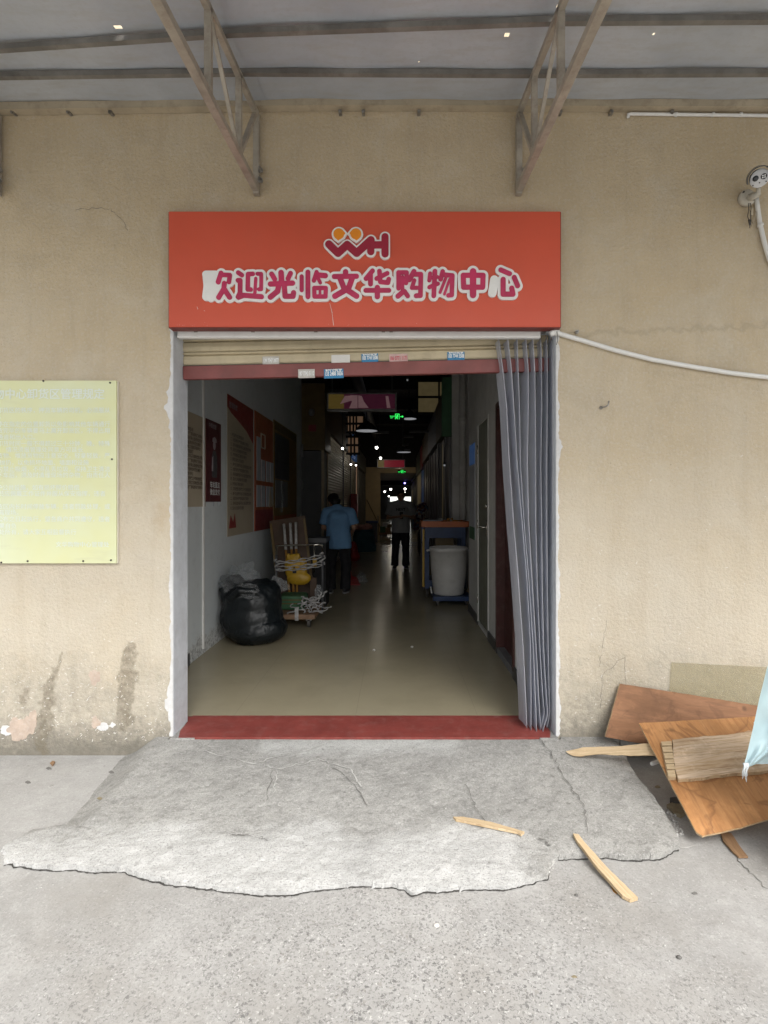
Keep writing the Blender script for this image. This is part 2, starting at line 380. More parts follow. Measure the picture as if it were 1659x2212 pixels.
def mat_wood(name, a, b, dark, gx=3.0, gy=45.0, rough=0.6, streak=0.5, stain=0.4, tide=0.0):
    m = NT(name); v = m.scale((gx, gy, 10))
    g = m.noise(1, 5, 0.65, v, 0.6)
    c = m.mix(m.ramp(g, 0.38, 0.62), a, b)
    c = m.mix(m.math('MULTIPLY', m.ramp(m.noise(1, 6, 0.75, m.scale((gx*1.6, gy*2.2, 10))), 0.50, 0.64), streak), c, dark)
    c = m.mix(m.math('MULTIPLY', m.ramp(m.noise(3.3, 5, 0.6), 0.5, 0.72), stain), c, tuple(q * 0.62 for q in a))
    vn = m.node('ShaderNodeTexVoronoi', {'Vector': m.tc, 'Scale': 7.0}); r = m.xyz(vn.outputs['Color'])[0]
    k = m.math('MULTIPLY', m.ramp(vn.outputs['Distance'], 0.05, 0.14, 1, 0), m.math('GREATER_THAN', r, 0.72)); c = m.mix(m.math('MULTIPLY', k, 0.55), c, tuple(q * 0.5 for q in dark))
    c = m.mix(m.math('MULTIPLY', m.ramp(m.noise(9, 6, 0.75), 0.55, 0.7), stain * 0.5), c, tuple(min(1, q * 1.35) for q in b))
    e = m.noise(2.1, 4, 0.55, None, 1.2); c = m.mix(m.math('MULTIPLY', m.math('MULTIPLY', m.ramp(e, 0.50, 0.515), m.ramp(e, 0.545, 0.518)), tide), c, dark)
    m.set('Base Color', c); m.set('Roughness', rough); m.set('Normal', m.bump(g, 0.3, 0.003)); return m.mat

def mat_floor():
    m = NT('polished_floor'); x, y, z = m.xyz()
    c = m.mix(m.ramp(m.noise(0.7, 5), 0.3, 0.7), (0.30, 0.265, 0.18), (0.35, 0.31, 0.215))
    fx = m.math('FRACT', m.math('DIVIDE', m.math('ADD', x, 9.07), 0.8)); fy = m.math('FRACT', m.math('DIVIDE', y, 0.8))
    j = m.math('MINIMUM', m.math('MINIMUM', fx, m.math('SUBTRACT', 1.0, fx)), m.math('MINIMUM', fy, m.math('SUBTRACT', 1.0, fy)))
    c = m.mix(m.math('MULTIPLY', m.ramp(j, 0.001, 0.004, 1, 0), 0.25), c, (0.17, 0.15, 0.11))
    c = m.mix(m.math('MULTIPLY', m.ramp(m.noise(2.2, 5, 0.65), 0.45, 0.7), 0.3), c, (0.235, 0.205, 0.14))
    m.set('Base Color', c); m.set('Roughness', 0.22); m.set('Specular IOR Level', 0.4); return m.mat

def mat_sheet():
    m = NT('awning_sheet'); x, y, z = m.xyz()
    c = m.mix(m.ramp(m.noise(1.3, 5), 0.3, 0.7), (0.38, 0.415, 0.465), (0.54, 0.575, 0.625))
    c = m.mix(m.math('MULTIPLY', m.ramp(m.noise(1, 5, 0.65, m.scale((4, 18, 4))), 0.47, 0.72), 0.5), c, (0.40, 0.39, 0.36))
    c = m.mix(m.math('MULTIPLY', m.ramp(m.noise(40, 4, 0.7), 0.5, 0.7), 0.22), c, (0.36, 0.355, 0.35))
    # rust that bleeds along the middle purlin to the right
    d = m.node('ShaderNodeVectorMath', {0: m.node('ShaderNodeTexNoise', {'Vector': m.tc, 'Scale': 9.0, 'Detail': 5.0}).outputs['Color'], 1: (0.5, 0.5, 0.5)}, operation='SUBTRACT').outputs[0]
    vec = m.node('ShaderNodeVectorMath', {0: m.tc, 1: m.node('ShaderNodeVectorMath', {0: d, 1: (0.2, 0.1, 0)}, operation='MULTIPLY').outputs[0]}, operation='ADD').outputs[0]
    vec = m.scale((1, 1, 0), vec); k = None
    for x0, x1, yy, r in ((0.78, 1.0, 2.33, 0.02), (1.46, 2.0, 2.32, 0.03), (1.05, 1.3, 2.965, 0.015), (-1.95, -1.7, 2.12, 0.02)):
        q = m.capsule(vec, (x0, yy, 0), (x1, yy, 0), r, 0.02); k = q if k is None else m.math('MAXIMUM', k, q)
    c = m.mix(m.math('MULTIPLY', k, 0.9), c, (0.085, 0.045, 0.028))
    m.set('Base Color', c); m.set('Roughness', 0.62); m.set('Metallic', 0.1); m.set('Normal', m.bump(m.noise(2.2, 4), 0.5, 0.03)); return m.mat

def mat_mixed(name, col, rough, transp, bump=0, bs=10, bdist=0.01, translucent=0.0, stretch=None):
    """see-through plastic: part clear, part glossy"""
    m = NT(name); m.set('Base Color', m.mix(m.ramp(m.noise(4), 0.3, 0.7), tuple(q * 0.85 for q in col), col)); m.set('Roughness', rough)
    if bump: m.set('Normal', m.bump(m.noise(bs, 4, 0.6, m.scale(stretch) if stretch else None), bump, bdist))
    tr = m.node('ShaderNodeBsdfTransparent'); tr.inputs[0].default_value = (0.95, 0.97, 0.98, 1)
    s1 = m.b.outputs[0]
    if translucent:
        tl = m.node('ShaderNodeBsdfTranslucent'); tl.inputs[0].default_value = (*col, 1)
        s1 = m.node('ShaderNodeMixShader', {0: translucent, 1: s1, 2: tl.outputs[0]}).outputs[0]
    mxs = m.node('ShaderNodeMixShader', {0: transp, 1: s1, 2: tr.outputs[0]}); m.t.links.new(mxs.outputs[0], m.out.inputs[0]); return m.mat

def mat_inner_wall():
    m = NT('corridor_paint'); x, y, z = m.xyz()
    c = m.mix(m.ramp(m.noise(0.9, 5), 0.3, 0.7), (0.56, 0.60, 0.62), (0.64, 0.675, 0.69))
    c = m.mix(m.math('MULTIPLY', m.ramp(m.noise(5, 6, 0.7), 0.52, 0.75), 0.3), c, (0.33, 0.335, 0.32))
    p = m.ramp(m.math('ADD', z, m.ramp(m.noise(6, 6, 0.75), 0.2, 0.8, -0.14, 0.14)), 0.18, 0.13)
    c = m.mix(m.math('MULTIPLY', p, 0.8), c, m.mix(m.ramp(m.noise(28, 5, 0.7), 0.45, 0.6), (0.62, 0.63, 0.62), (0.22, 0.22, 0.21)))
    pit = m.math('MULTIPLY', m.ramp(m.voro(6), 0.0, 0.05, 1, 0), 0.7); c = m.mix(pit, c, (0.12, 0.11, 0.1))
    m.set('Base Color', c); m.set('Roughness', 0.75); m.set('Normal', m.bump(m.noise(40, 4), 0.2, 0.005)); return m.mat

def mat_vinyl_paper(name, base, tint):
    m = NT(name); c = m.mix(m.ramp(m.noise(1.4, 4), 0.3, 0.7), base, tint)
    c = m.mix(m.math('MULTIPLY', m.ramp(m.noise(1, 5, 0.7, m.scale((1.5, 1, 9))), 0.58, 0.75), 0.3), c, (0.42, 0.40, 0.27))
    vn = m.node('ShaderNodeTexVoronoi', {'Vector': m.scale((2, 1, 5)), 'Scale': 2.4}); r = m.xyz(vn.outputs['Color'])[0]
    k = m.math('MULTIPLY', m.ramp(vn.outputs['Distance'], 0.01, 0.05, 1, 0), m.math('GREATER_THAN', r, 0.6)); c = m.mix(m.math('MULTIPLY', k, 0.5), c, (0.25, 0.25, 0.27))
    m.set('Base Color', c); m.set('Roughness', 0.45); return m.mat

K = {}
K['stucco'] = mat_facade(); K['yard'] = mat_yard()
K['slab'] = mat_slab()
K['floor'] = mat_floor(); K['sheet'] = mat_sheet(); K['inner'] = mat_inner_wall()
K['red_floor'] = pm('red_floor_paint', (0.215, 0.046, 0.038), 0.5, var=0.18, vs=6, dirt=0.5, dcol=(0.27, 0.13, 0.115), bump=0.2, bs=40)
K['reveal'] = pm('reveal_whitewash', (0.56, 0.585, 0.62), 0.85, var=0.12, vs=5, dirt=0.35, dcol=(0.36, 0.36, 0.36), bump=0.5, bs=35, bdist=0.01)
K['plaster'] = pm('bare_plaster', (0.60, 0.60, 0.60), 0.9, var=0.1, vs=12, dirt=0.35, dcol=(0.42, 0.4, 0.37), bump=0.6, bs=60)
K['pink_plaster'] = pm('pink_undercoat', (0.46, 0.37, 0.305), 0.9, var=0.18, vs=14, dirt=0.3, dcol=(0.62, 0.6, 0.56), bump=0.4, bs=60)
K['scuff'] = pm('scuff_white', (0.68, 0.66, 0.62), 0.9, var=0.1)
K['crack'] = pm('crack_dark', (0.13, 0.125, 0.118), 0.95, var=0.3, vs=20)
K['crack_pale'] = pm('crack_pale', (0.47, 0.465, 0.45), 0.95, var=0.2, vs=20)
K['steel'] = pm('painted_steel', (0.36, 0.325, 0.27), 0.55, 0.15, var=0.25, vs=7, dirt=0.5, dcol=(0.16, 0.11, 0.085), bump=0.1, bs=80)
K['steel_dark'] = pm('galvanised_purlin', (0.20, 0.19, 0.172), 0.55, 0.2, var=0.3, vs=5, dirt=0.5, dcol=(0.10, 0.07, 0.05))
K['rail_beige'] = pm('wall_rail', (0.43, 0.365, 0.265), 0.7, 0.1, var=0.15, vs=4, dirt=0.5, dcol=(0.17, 0.13, 0.09))
K['bolt'] = pm('zinc_bolt', (0.33, 0.32, 0.30), 0.4, 0.8, var=0.3, vs=40)
K['orange'] = pm('orange_panel', (0.60, 0.088, 0.043), 0.42, var=0.07, vs=1.5, dirt=0.12, dcol=(0.40, 0.10, 0.06))
K['orange_edge'] = pm('panel_edge', (0.15, 0.025, 0.018), 0.5)
K['letter_white'] = pm('letter_backing', (0.78, 0.78, 0.76), 0.5, var=0.05, dirt=0.2, dcol=(0.5, 0.49, 0.46), vs=6)
K['magenta'] = pm('letter_magenta', (0.46, 0.022, 0.09), 0.38, var=0.2, vs=9, dirt=0.3, dcol=(0.42, 0.07, 0.14))
K['crimson'] = pm('logo_crimson', (0.31, 0.012, 0.036), 0.4, var=0.1, vs=6)
K['amber'] = pm('logo_amber', (0.76, 0.25, 0.012), 0.4, var=0.06, vs=6)
K['cream_slat'] = pm('shutter_cream', (0.48, 0.41, 0.275), 0.5, 0.0, var=0.12, vs=3, dirt=0.45, dcol=(0.26, 0.21, 0.14))
K['maroon'] = pm('shutter_maroon', (0.205, 0.058, 0.052), 0.5, 0.0, var=0.2, vs=4, dirt=0.35, dcol=(0.11, 0.05, 0.045))
K['white_pvc'] = pm('white_pvc', (0.74, 0.74, 0.72), 0.4, var=0.05, dirt=0.25, dcol=(0.5, 0.48, 0.44), vs=7)
K['sticker_blue'] = pm('sticker_blue', (0.02, 0.20, 0.40), 0.5, var=0.15, vs=25, dirt=0.15, dcol=(0.3, 0.42, 0.5))
K['sticker_grey'] = pm('sticker_grey', (0.50, 0.48, 0.44), 0.7, var=0.15, vs=25, dirt=0.4, dcol=(0.62, 0.6, 0.56))
K['sticker_white'] = pm('sticker_white', (0.66, 0.65, 0.62), 0.7, var=0.06, vs=10)
K['sticker_pink'] = pm('sticker_pink', (0.58, 0.40, 0.38), 0.7, var=0.2, vs=20, dirt=0.5, dcol=(0.60, 0.54, 0.46))
K['ink_white'] = pm('ink_white', (0.78, 0.80, 0.80), 0.6, var=0.04)
K['ink_grey'] = pm('ink_grey', (0.33, 0.32, 0.30), 0.7, var=0.2, vs=40)
K['ink_red'] = pm('ink_red', (0.50, 0.12, 0.14), 0.7, var=0.2)
K['yellow_board'] = mat_vinyl_paper('faded_yellow_print', (0.66, 0.66, 0.33), (0.67, 0.715, 0.51))
K['board_ink'] = pm('faded_lettering', (0.75, 0.81, 0.75), 0.5, var=0.03, vs=3)
K['board_edge'] = pm('board_foam_edge', (0.68, 0.64, 0.56), 0.7)
K['nail'] = pm('nail_head', (0.05, 0.045, 0.04), 0.5, 0.5)
K['pvc_strip'] = mat_mixed('clear_strip_curtain', (0.66, 0.68, 0.75), 0.14, 0.30, 0.35, 5, 0.02, 0.38, (7, 7, 1.6))
K['pvc_edge'] = mat_mixed('strip_fold', (0.60, 0.605, 0.65), 0.2, 0.25, translucent=0.3)
K['cam_white'] = pm('camera_white', (0.62, 0.63, 0.64), 0.4, var=0.05)
K['cam_dark'] = pm('camera_dark', (0.045, 0.05, 0.055), 0.3)
K['cam_beige'] = pm('bracket_beige', (0.50, 0.47, 0.40), 0.55, var=0.1, dirt=0.3, dcol=(0.28, 0.25, 0.2))
K['cable'] = pm('cable_dark', (0.06, 0.055, 0.05), 0.5)
K['cable_pale'] = pm('cable_pale', (0.5, 0.44, 0.33), 0.6)
K['ply_rear'] = mat_wood('plywood_dusty', (0.22, 0.105, 0.05), (0.33, 0.165, 0.085), (0.12, 0.058, 0.03), 1.6, 8.0, 0.7, 0.5, 0.8, 0.35)
K['ply_front'] = mat_wood('plywood_orange', (0.42, 0.195, 0.07), (0.52, 0.265, 0.108), (0.21, 0.09, 0.036), 2.2, 24.0, 0.6, 0.5, 0.75, 0.6)
K['plank_old'] = mat_wood('weathered_board', (0.52, 0.365, 0.22), (0.75, 0.61, 0.47), (0.27, 0.145, 0.065), 2.0, 34.0, 0.85, 0.8, 0.9)
K['lath'] = mat_wood('split_lath', (0.47, 0.345, 0.205), (0.60, 0.47, 0.30), (0.20, 0.11, 0.055), 4.0, 110.0, 0.8, 0.6, 0.5)
K['lath_dark'] = mat_wood('brown_lath', (0.24, 0.14, 0.072), (0.33, 0.20, 0.11), (0.13, 0.07, 0.035), 4.0, 60.0, 0.75, 0.5, 0.4)
K['ply_edge'] = pm('plywood_edge', (0.52, 0.38, 0.23), 0.8, var=0.25, vs=60)
K['acrylic'] = mat_mixed('clear_acrylic', (0.60, 0.50, 0.30), 0.14, 0.76)
K['tarp'] = mat_mixed('pale_blue_plastic', (0.52, 0.70, 0.76), 0.4, 0.06, 0.3, 9, 0.01, 0.3)
K['tarp_white'] = mat_mixed('white_plastic_fray', (0.72, 0.76, 0.78), 0.4, 0.15, translucent=0.3)
K['chip'] = pm('cardboard_scrap', (0.24, 0.20, 0.13), 0.9, var=0.2, vs=20)
K['rubble'] = pm('cement_crumbs', (0.42, 0.415, 0.40), 0.95, var=0.3, vs=14)
K['black_bag'] = None
m = NT('black_polythene'); m.set('Base Color', (0.007, 0.010, 0.012)); m.set('Roughness', m.ramp(m.noise(5), 0.3, 0.7, 0.3, 0.5)); m.set('Specular IOR Level', 0.4)
m.set('Normal', m.bump(m.noise(5, 3, 0.5, m.scale((1.5, 1.5, 0.6)), 0.8), 0.35, 0.05)); K['black_bag'] = m.mat
K['film'] = mat_mixed('clear_film', (0.42, 0.43, 0.44), 0.12, 0.72, 0.8, 22, 0.02)
K['black'] = pm('black_void', (0.012, 0.012, 0.013), 0.7)
K['ceil'] = pm('dark_ceiling', (0.018, 0.018, 0.019), 0.8, var=0.3)
K['dark_grey'] = pm('dark_grey_panel', (0.07, 0.072, 0.078), 0.5, var=0.15)
K['mid_grey'] = pm('grey_panel', (0.17, 0.17, 0.175), 0.5, var=0.15)
K['beige_wall'] = pm('beige_paint', (0.50, 0.40, 0.26), 0.7, var=0.08)
K['white_wall'] = pm('right_wall_paint', (0.54, 0.535, 0.51), 0.75, var=0.12, vs=2, dirt=0.4, dcol=(0.27, 0.26, 0.24), bump=0.2, bs=40)
K['skirt'] = pm('skirting_tile', (0.055, 0.055, 0.055), 0.35, var=0.3, vs=8)
K['door_green'] = pm('olive_door', (0.17, 0.175, 0.135), 0.5, var=0.1, vs=3)
K['door_brown'] = pm('maroon_wood', (0.058, 0.018, 0.015), 0.45, var=0.25, vs=5, dirt=0.2, dcol=(0.2, 0.17, 0.15))
K['chrome'] = pm('chrome', (0.6, 0.58, 0.53), 0.22, 1.0, var=0.05)
K['poster_beige'] = pm('poster_beige', (0.42, 0.36, 0.27), 0.5, var=0.1, vs=1.5)
K['poster_red'] = pm('poster_red', (0.23, 0.028, 0.026), 0.5, var=0.15)
K['poster_maroon'] = pm('poster_maroon', (0.085, 0.018, 0.022), 0.5, var=0.2)
K['poster_orange'] = pm('poster_orange', (0.34, 0.085, 0.03), 0.5, var=0.12)
K['poster_dark'] = pm('poster_dark', (0.035, 0.034, 0.036), 0.4, var=0.3)
K['poster_ochre'] = pm('poster_ochre', (0.23, 0.135, 0.035), 0.5, var=0.15)
K['paper'] = pm('paper_sheet', (0.42, 0.44, 0.48), 0.6, var=0.1)
K['ink'] = pm('print_ink', (0.13, 0.10, 0.08), 0.6, var=0.2)
K['figure_pale'] = pm('print_pale', (0.30, 0.27, 0.29), 0.6, var=0.2)
K['skin'] = pm('skin', (0.34, 0.19, 0.125), 0.5, var=0.08)
K['hair'] = pm('black_hair', (0.008, 0.007, 0.007), 0.45, var=0.3, vs=30, bump=0.5, bs=60)
K['shirt_blue'] = pm('blue_shirt', (0.13, 0.27, 0.47), 0.85, var=0.08, vs=4, bump=0.35, bs=12, bdist=0.02)
K['shirt_grey'] = pm('grey_tshirt', (0.26, 0.265, 0.27), 0.85, var=0.08, vs=4, bump=0.3, bs=12, bdist=0.02)
K['trousers'] = pm('black_trousers', (0.010, 0.010, 0.012), 0.85, var=0.2, bump=0.2, bs=15)
K['shoe'] = pm('dark_shoe', (0.02, 0.02, 0.022), 0.5)
K['shoe_sole'] = pm('shoe_sole', (0.25, 0.25, 0.25), 0.6)
K['bin_grey'] = pm('grey_bin_plastic', (0.56, 0.55, 0.53), 0.45, var=0.1, vs=3, dirt=0.3, dcol=(0.2, 0.19, 0.17))
K['blue_paint'] = pm('blue_cart_paint', (0.012, 0.036, 0.11), 0.45, var=0.2)
K['orange_top'] = pm('orange_tray', (0.44, 0.115, 0.028), 0.45, var=0.12)
K['yellow_plastic'] = pm('yellow_plastic', (0.40, 0.24, 0.014), 0.45, var=0.12, vs=6)
K['bamboo'] = pm('bamboo_pole', (0.34, 0.17, 0.035), 0.5, var=0.2, vs=9)
K['brown_board'] = pm('brown_board', (0.065, 0.036, 0.02), 0.6, var=0.2)
K['rope'] = pm('white_rope', (0.36, 0.355, 0.35), 0.85, var=0.3, vs=30)
K['green_box'] = pm('green_tarp', (0.045, 0.125, 0.06), 0.6, var=0.2)
K['wood_dolly'] = mat_wood('dolly_timber', (0.22, 0.13, 0.075), (0.3, 0.185, 0.11), (0.12, 0.07, 0.04), 4, 40)
K['red_plastic'] = pm('red_plastic', (0.37, 0.022, 0.02), 0.4, var=0.15)
K['purple_face'] = pm('sign_purple', (0.16, 0.025, 0.065), 0.35, var=0.15, emit=(0.16, 0.03, 0.07), es=0.05)
K['pink_face'] = pm('sign_pink', (0.48, 0.28, 0.30), 0.4, var=0.15, emit=(0.48, 0.28, 0.30), es=0.07)
K['red_face'] = pm('sign_red_face', (0.35, 0.02, 0.04), 0.4, var=0.15, emit=(0.35, 0.02, 0.04), es=0.10)
K['olive_face'] = pm('sign_olive', (0.19, 0.13, 0.03), 0.4, var=0.1, emit=(0.19, 0.13, 0.03), es=0.10)
K['sign_frame'] = pm('sign_frame', (0.24, 0.24, 0.24), 0.4, 0.3)
K['exit_green'] = pm('exit_green', (0.05, 0.6, 0.12), 0.5, emit=(0.04, 1.0, 0.14), es=0.75)
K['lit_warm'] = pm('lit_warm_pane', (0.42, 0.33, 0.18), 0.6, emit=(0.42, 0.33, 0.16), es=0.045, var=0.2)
K['lit_pink'] = pm('lit_pink_pane', (0.5, 0.34, 0.24), 0.6, emit=(0.5, 0.30, 0.18), es=0.07, var=0.1)
K['bulb'] = pm('lit_bulb', (1, 1, 1), 0.4, emit=(1.0, 0.96, 0.88), es=7)
K['bulb_soft'] = pm('lit_lamp_rim', (1, 1, 1), 0.4, emit=(0.92, 0.95, 1.0), es=0.08)
K['tube_light'] = pm('lit_tube', (1, 1, 1), 0.4, emit=(1.0, 0.9, 0.68), es=0.9)
K['blue_led'] = pm('blue_led', (0.2, 0.2, 1), 0.4, emit=(0.25, 0.22, 1.0), es=4)
K['end_window'] = pm('daylit_window', (0.9, 0.9, 0.85), 0.5, var=0.15, vs=3, emit=(0.93, 0.95, 0.88), es=0.75)
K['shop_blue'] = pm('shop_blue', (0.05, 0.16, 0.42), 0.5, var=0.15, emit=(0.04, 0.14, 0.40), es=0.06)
K['shutter_far'] = pm('shop_shutter', (0.30, 0.27, 0.19), 0.4, 0.3, var=0.12)
K['fascia'] = pm('shop_fascia', (0.115, 0.072, 0.018), 0.5, var=0.25)
K['cloth_teal'] = pm('teal_cloth', (0.05, 0.115, 0.15), 0.9, var=0.2)
K['cloth_pink'] = pm('pink_cloth', (0.5, 0.25, 0.21), 0.9, var=0.2)
m = NT('patterned_cloth'); vn = m.node('ShaderNodeTexVoronoi', {'Vector': m.tc, 'Scale': 16.0}); q = m.xyz(vn.outputs['Color'])
m.set('Base Color', m.mix(m.math('GREATER_THAN', q[0], 0.55), m.mix(m.math('GREATER_THAN', q[1], 0.5), (0.4, 0.22, 0.17), (0.13, 0.05, 0.10)), m.mix(m.math('GREATER_THAN', q[2], 0.5), (0.22, 0.26, 0.36), (0.5, 0.47, 0.46))))
m.set('Roughness', 0.9); K['pattern'] = m.mat
K['tile_wall'] = pm('small_grey_tile', (0.40, 0.40, 0.39), 0.4, var=0.15, vs=9, dirt=0.4, dcol=(0.16, 0.16, 0.15))
K['kraft'] = pm('kraft_goods', (0.25, 0.16, 0.08), 0.8, var=0.3, vs=12)

# ------------------------------------------------------------------ setting: yard, ramp, corridor floor
g = MB(); g.quad((-90, -90, GZ), (90, -90, GZ), (90, 60, GZ), (-90, 60, GZ)); tag(g.build('ground', K['yard']), kind='structure')

def outline(px, z): return [tuple(onz(u, v, z)[:2]) for u, v in px]
SLAB = outline([(283,1587),(240,1622),(175,1695),(105,1762),(60,1800),(300,1850),(900,1850),(1165,1838),(1175,1822),(1290,1822),(1370,1824),(1425,1826),(1468,1800),(1462,1785),(1440,1750),(1387,1690),(1345,1632),(1318,1590),(1300,1565),(290,1565)], -0.05)
APRON = outline([(6,1850),(4,1815),(70,1778),(300,1768),(560,1761),(760,1757),(900,1765),(1050,1788),(1165,1804),(1197,1832),(1182,1876),(1100,1897),(1010,1901),(890,1911),(850,1894),(760,1894),(605,1913),(480,1903),(350,1886),(255,1862),(120,1860)], -0.075)
def slab_top(x, y): return -0.004 - (3.02 - y) * 0.090
def field(poly, x, y, jag, seed, sc=9):
    d = poly_sdf(x, y, poly)
    return d + jag * (fbm(x*sc, y*sc, seed, 5) - 0.5) + jag * 0.35 * (fbm(x*sc*4, y*sc*4, seed+9, 3) - 0.5)
def heightfield(name, poly, mat, kind_of, jag, seed):
    xs = np.arange(-2.55, 1.75, 0.009); ys = np.arange(1.84, 3.075, 0.009); X, Y = np.meshgrid(xs, ys, indexing='ij')
    d = -field(poly, X, Y, jag, seed)
    n = (fbm(X*30, Y*30, 3, 4) - 0.5) * 0.006 + (fbm(X*4, Y*4, 5, 3) - 0.5) * 0.012
    if kind_of == 'slab':
        wdt = np.where(X < -1.0, np.clip((-1.0 - X) * 0.6, 0.009, 0.42), 0.009)
        s = np.clip((d + 0.012) / wdt, 0, 1); s = s*s*(3-2*s)
        top = slab_top(X, Y) + n * np.clip((3.03 - Y) / 0.15, 0, 1) - 0.05 * np.clip((Y - 2.995) / 0.02, 0, 1) * (X > -1.36) * (X < 0.97) - 0.012 * np.exp(-np.maximum(d, 0) / 0.02)
    else:
        back = np.clip((Y - 1.95) / 0.35, 0, 1)          # thins out to nothing where it meets the slab
        s = np.clip((d + 0.009) / 0.009, 0, 1); s = s*s*(3-2*s)
        lf = np.clip((X + 2.15) / 0.9, 0.30, 1)
        bd = np.clip(poly_sdf(X, Y, APRON_BACK) / 0.22, 0, 1)
        top = np.maximum(slab_top(X, Y), GZ + 0.012) + n * 1.2 - 0.005 + 0.012 * bd
        top = GZ + (top - GZ) * lf - 0.007 * np.exp(-np.maximum(d, 0) / 0.02)
    Z = GZ - 0.006 + (top - GZ + 0.006) * s
    gx, gy = np.gradient(d, 0.009)
    for _ in range(14):
        for q_ in (gx, gy): q_[1:-1, 1:-1] = (q_[1:-1, 1:-1]*2 + q_[:-2, 1:-1] + q_[2:, 1:-1] + q_[1:-1, :-2] + q_[1:-1, 2:]) / 6
    gl = np.hypot(gx, gy) + 1e-9
    hard = (X > -1.05) & (Y < 2.98) if kind_of == 'slab' else np.ones(X.shape, bool)
    near = hard & (np.abs(d) < 0.011); mv = np.where(near, np.clip(-d, -.006, .006), 0.0)     # square the broken edge up to its own line
    out_ = hard & (d < 0) & (d > -0.04); s = np.where(hard & (d >= 0), np.maximum(s, 1.0), np.where(out_ & (d > -0.011), 0.05, np.where(hard, 0, s)))
    Z = np.where(hard, GZ - 0.006 + (top - GZ + 0.006) * s, Z)
    mv = mv * np.clip(gl / 0.7 - .3, 0, 1) + np.where(near & (d < 0) & (gl > 0.6), 0.0, 0.0)                       # no undercut here; its shade is a painted ribbon
    X = X + gx / gl * mv; Y = Y + gy / gl * mv
    keep = s > 0.001; idx = -np.ones(X.shape, int); vs = []; fs = []
    cell = keep[:-1,:-1] | keep[1:,:-1] | keep[:-1,1:] | keep[1:,1:]
    use = np.zeros(X.shape, bool); use[:-1,:-1] |= cell; use[1:,:-1] |= cell; use[:-1,1:] |= cell; use[1:,1:] |= cell
    idx[use] = np.arange(use.sum()); V = np.stack([X[use], Y[use], Z[use]], 1)
    a = idx[:-1,:-1][cell]; b = idx[1:,:-1][cell]; c = idx[1:,1:][cell]; e = idx[:-1,1:][cell]
    me = bpy.data.meshes.new(name); me.from_pydata(V.tolist(), [], np.stack([a, b, c, e], 1).tolist())
    o = link(name, me, None, [mat]); return tag(o, kind='structure')
APRON_BACK = outline([(-200,1700),(1900,1700),(1900,1830),(1180,1812),(1050,1790),(900,1768),(760,1760),(560,1764),(300,1771),(70,1781),(-200,1815)], -0.075)
heightfield('ramp', SLAB, K['slab'], 'slab', 0.03, 11)
heightfield('ramp_apron', APRON, K['slab'], 'apron', 0.035, 23)
def top_z(x, y):
    X = np.array([[x]]); Y = np.array([[y]]); z = GZ
    if field(SLAB, X, Y, 0.03, 11)[0, 0] < -0.02:
        z = max(z, slab_top(x, y) + 0.005)
    if field(APRON, X, Y, 0.03, 23)[0, 0] < -0.02: z = max(z, slab_top(x, y) + 0.010)
    return z

g = MB(); g.quad((-1.79, 3.3, 0), (1.35, 3.3, 0), (1.35, 42, 0), (-1.79, 42, 0)); tag(g.build('floor', K['floor']), kind='structure')
g = MB(); g.box((-1.79, YW + 0.2, -0.2), (0.933, 3.305, -0.002)); g.box((-1.2, YW - 0.018, -0.2), (0.85, YW + 0.2, -0.004)); g.quad((-1.297, YW-0.021, 0.003), (0.912, YW-0.021, 0.003), (0.935, YW+.05, 0.003), (0.95, 3.305, 0.003), (-1.334, 3.305, 0.003), (-1.325, YW+.07, 0.003)); g.quad((-1.297, YW-0.021, -.02), (0.912, YW-0.021, -.02), (0.912, YW-0.021, 0.003), (-1.297, YW-0.021, 0.003))
tag(g.build('threshold_step', K['red_floor']), kind='structure')
g = MB(); g.box((-1.3435, YW - 0.03, -0.2), (-1.2, YW + 0.16, 0.001)); g.box((0.85, YW - 0.03, -0.2), (0.9585, YW + 0.16, 0.001)); tag(g.build('sill_corner', K['slab']), kind='structure')

# cracks laid on the ramp and yard
def ribbon(mb, px, wd, seed, lift=0.0025):
    rnd = random.Random(seed); pts = []
    for (a, b) in zip(px[:-1], px[1:]):
        for k in range(9):
            t = k / 9; pts.append((a[0] + (b[0]-a[0])*t + rnd.uniform(-4, 4), a[1] + (b[1]-a[1])*t + rnd.uniform(-2.5, 2.5)))
    pts.append(px[-1]); L = []; Rr = []
    for i, (u, v) in enumerate(pts):
        z = -0.05
        for _ in range(3): q = onz(u, v, z); z = top_z(q.x, q.y)
        q = onz(u, v, z + lift)
        ww = 0.95 * wd * rnd.uniform(0.2, 1.4) * (0.3 if i in (0, len(pts)-1) else 1)
        n = pts[min(i+1, len(pts)-1)]; p = pts[max(i-1, 0)]; dx, dy = n[0]-p[0], -(n[1]-p[1]) * 1.6; l = math.hypot(dx, dy) + 1e-6
        off = Vector((-dy / l, dx / l, 0)) * ww; L.append(q + off); Rr.append(q - off)
    b = len(mb.v); mb.v += [x for ab in zip(L, Rr) for x in ab]
    for i in range(len(L)-1): mb.f.append((b+2*i, b+2*i+1, b+2*i+3, b+2*i+2)); mb.m.append(0)
cr = MB()
ribbon(cr, [(1165,1595),(1200,1640),(1225,1690),(1262,1740),(1270,1800)], 0.0022, 1)
ribbon(cr, [(1005,1690),(1025,1740),(1060,1790)], 0.0016, 2)
ribbon(cr, [(700,1640),(760,1690),(795,1740)], 0.0018, 3)
ribbon(cr, [(590,1660),(575,1730)], 0.002, 4)
ribbon(cr, [(495,1800),(560,1808),(580,1815)], 0.002, 5)
ribbon(cr, [(1590,1850),(1625,1890),(1700,1960)], 0.0022, 6)
ribbon(cr, [(1165,1808),(1195,1830)], 0.004, 8)
tag(cr.build('crack_lines', K['crack']), kind='structure')
cr = MB()
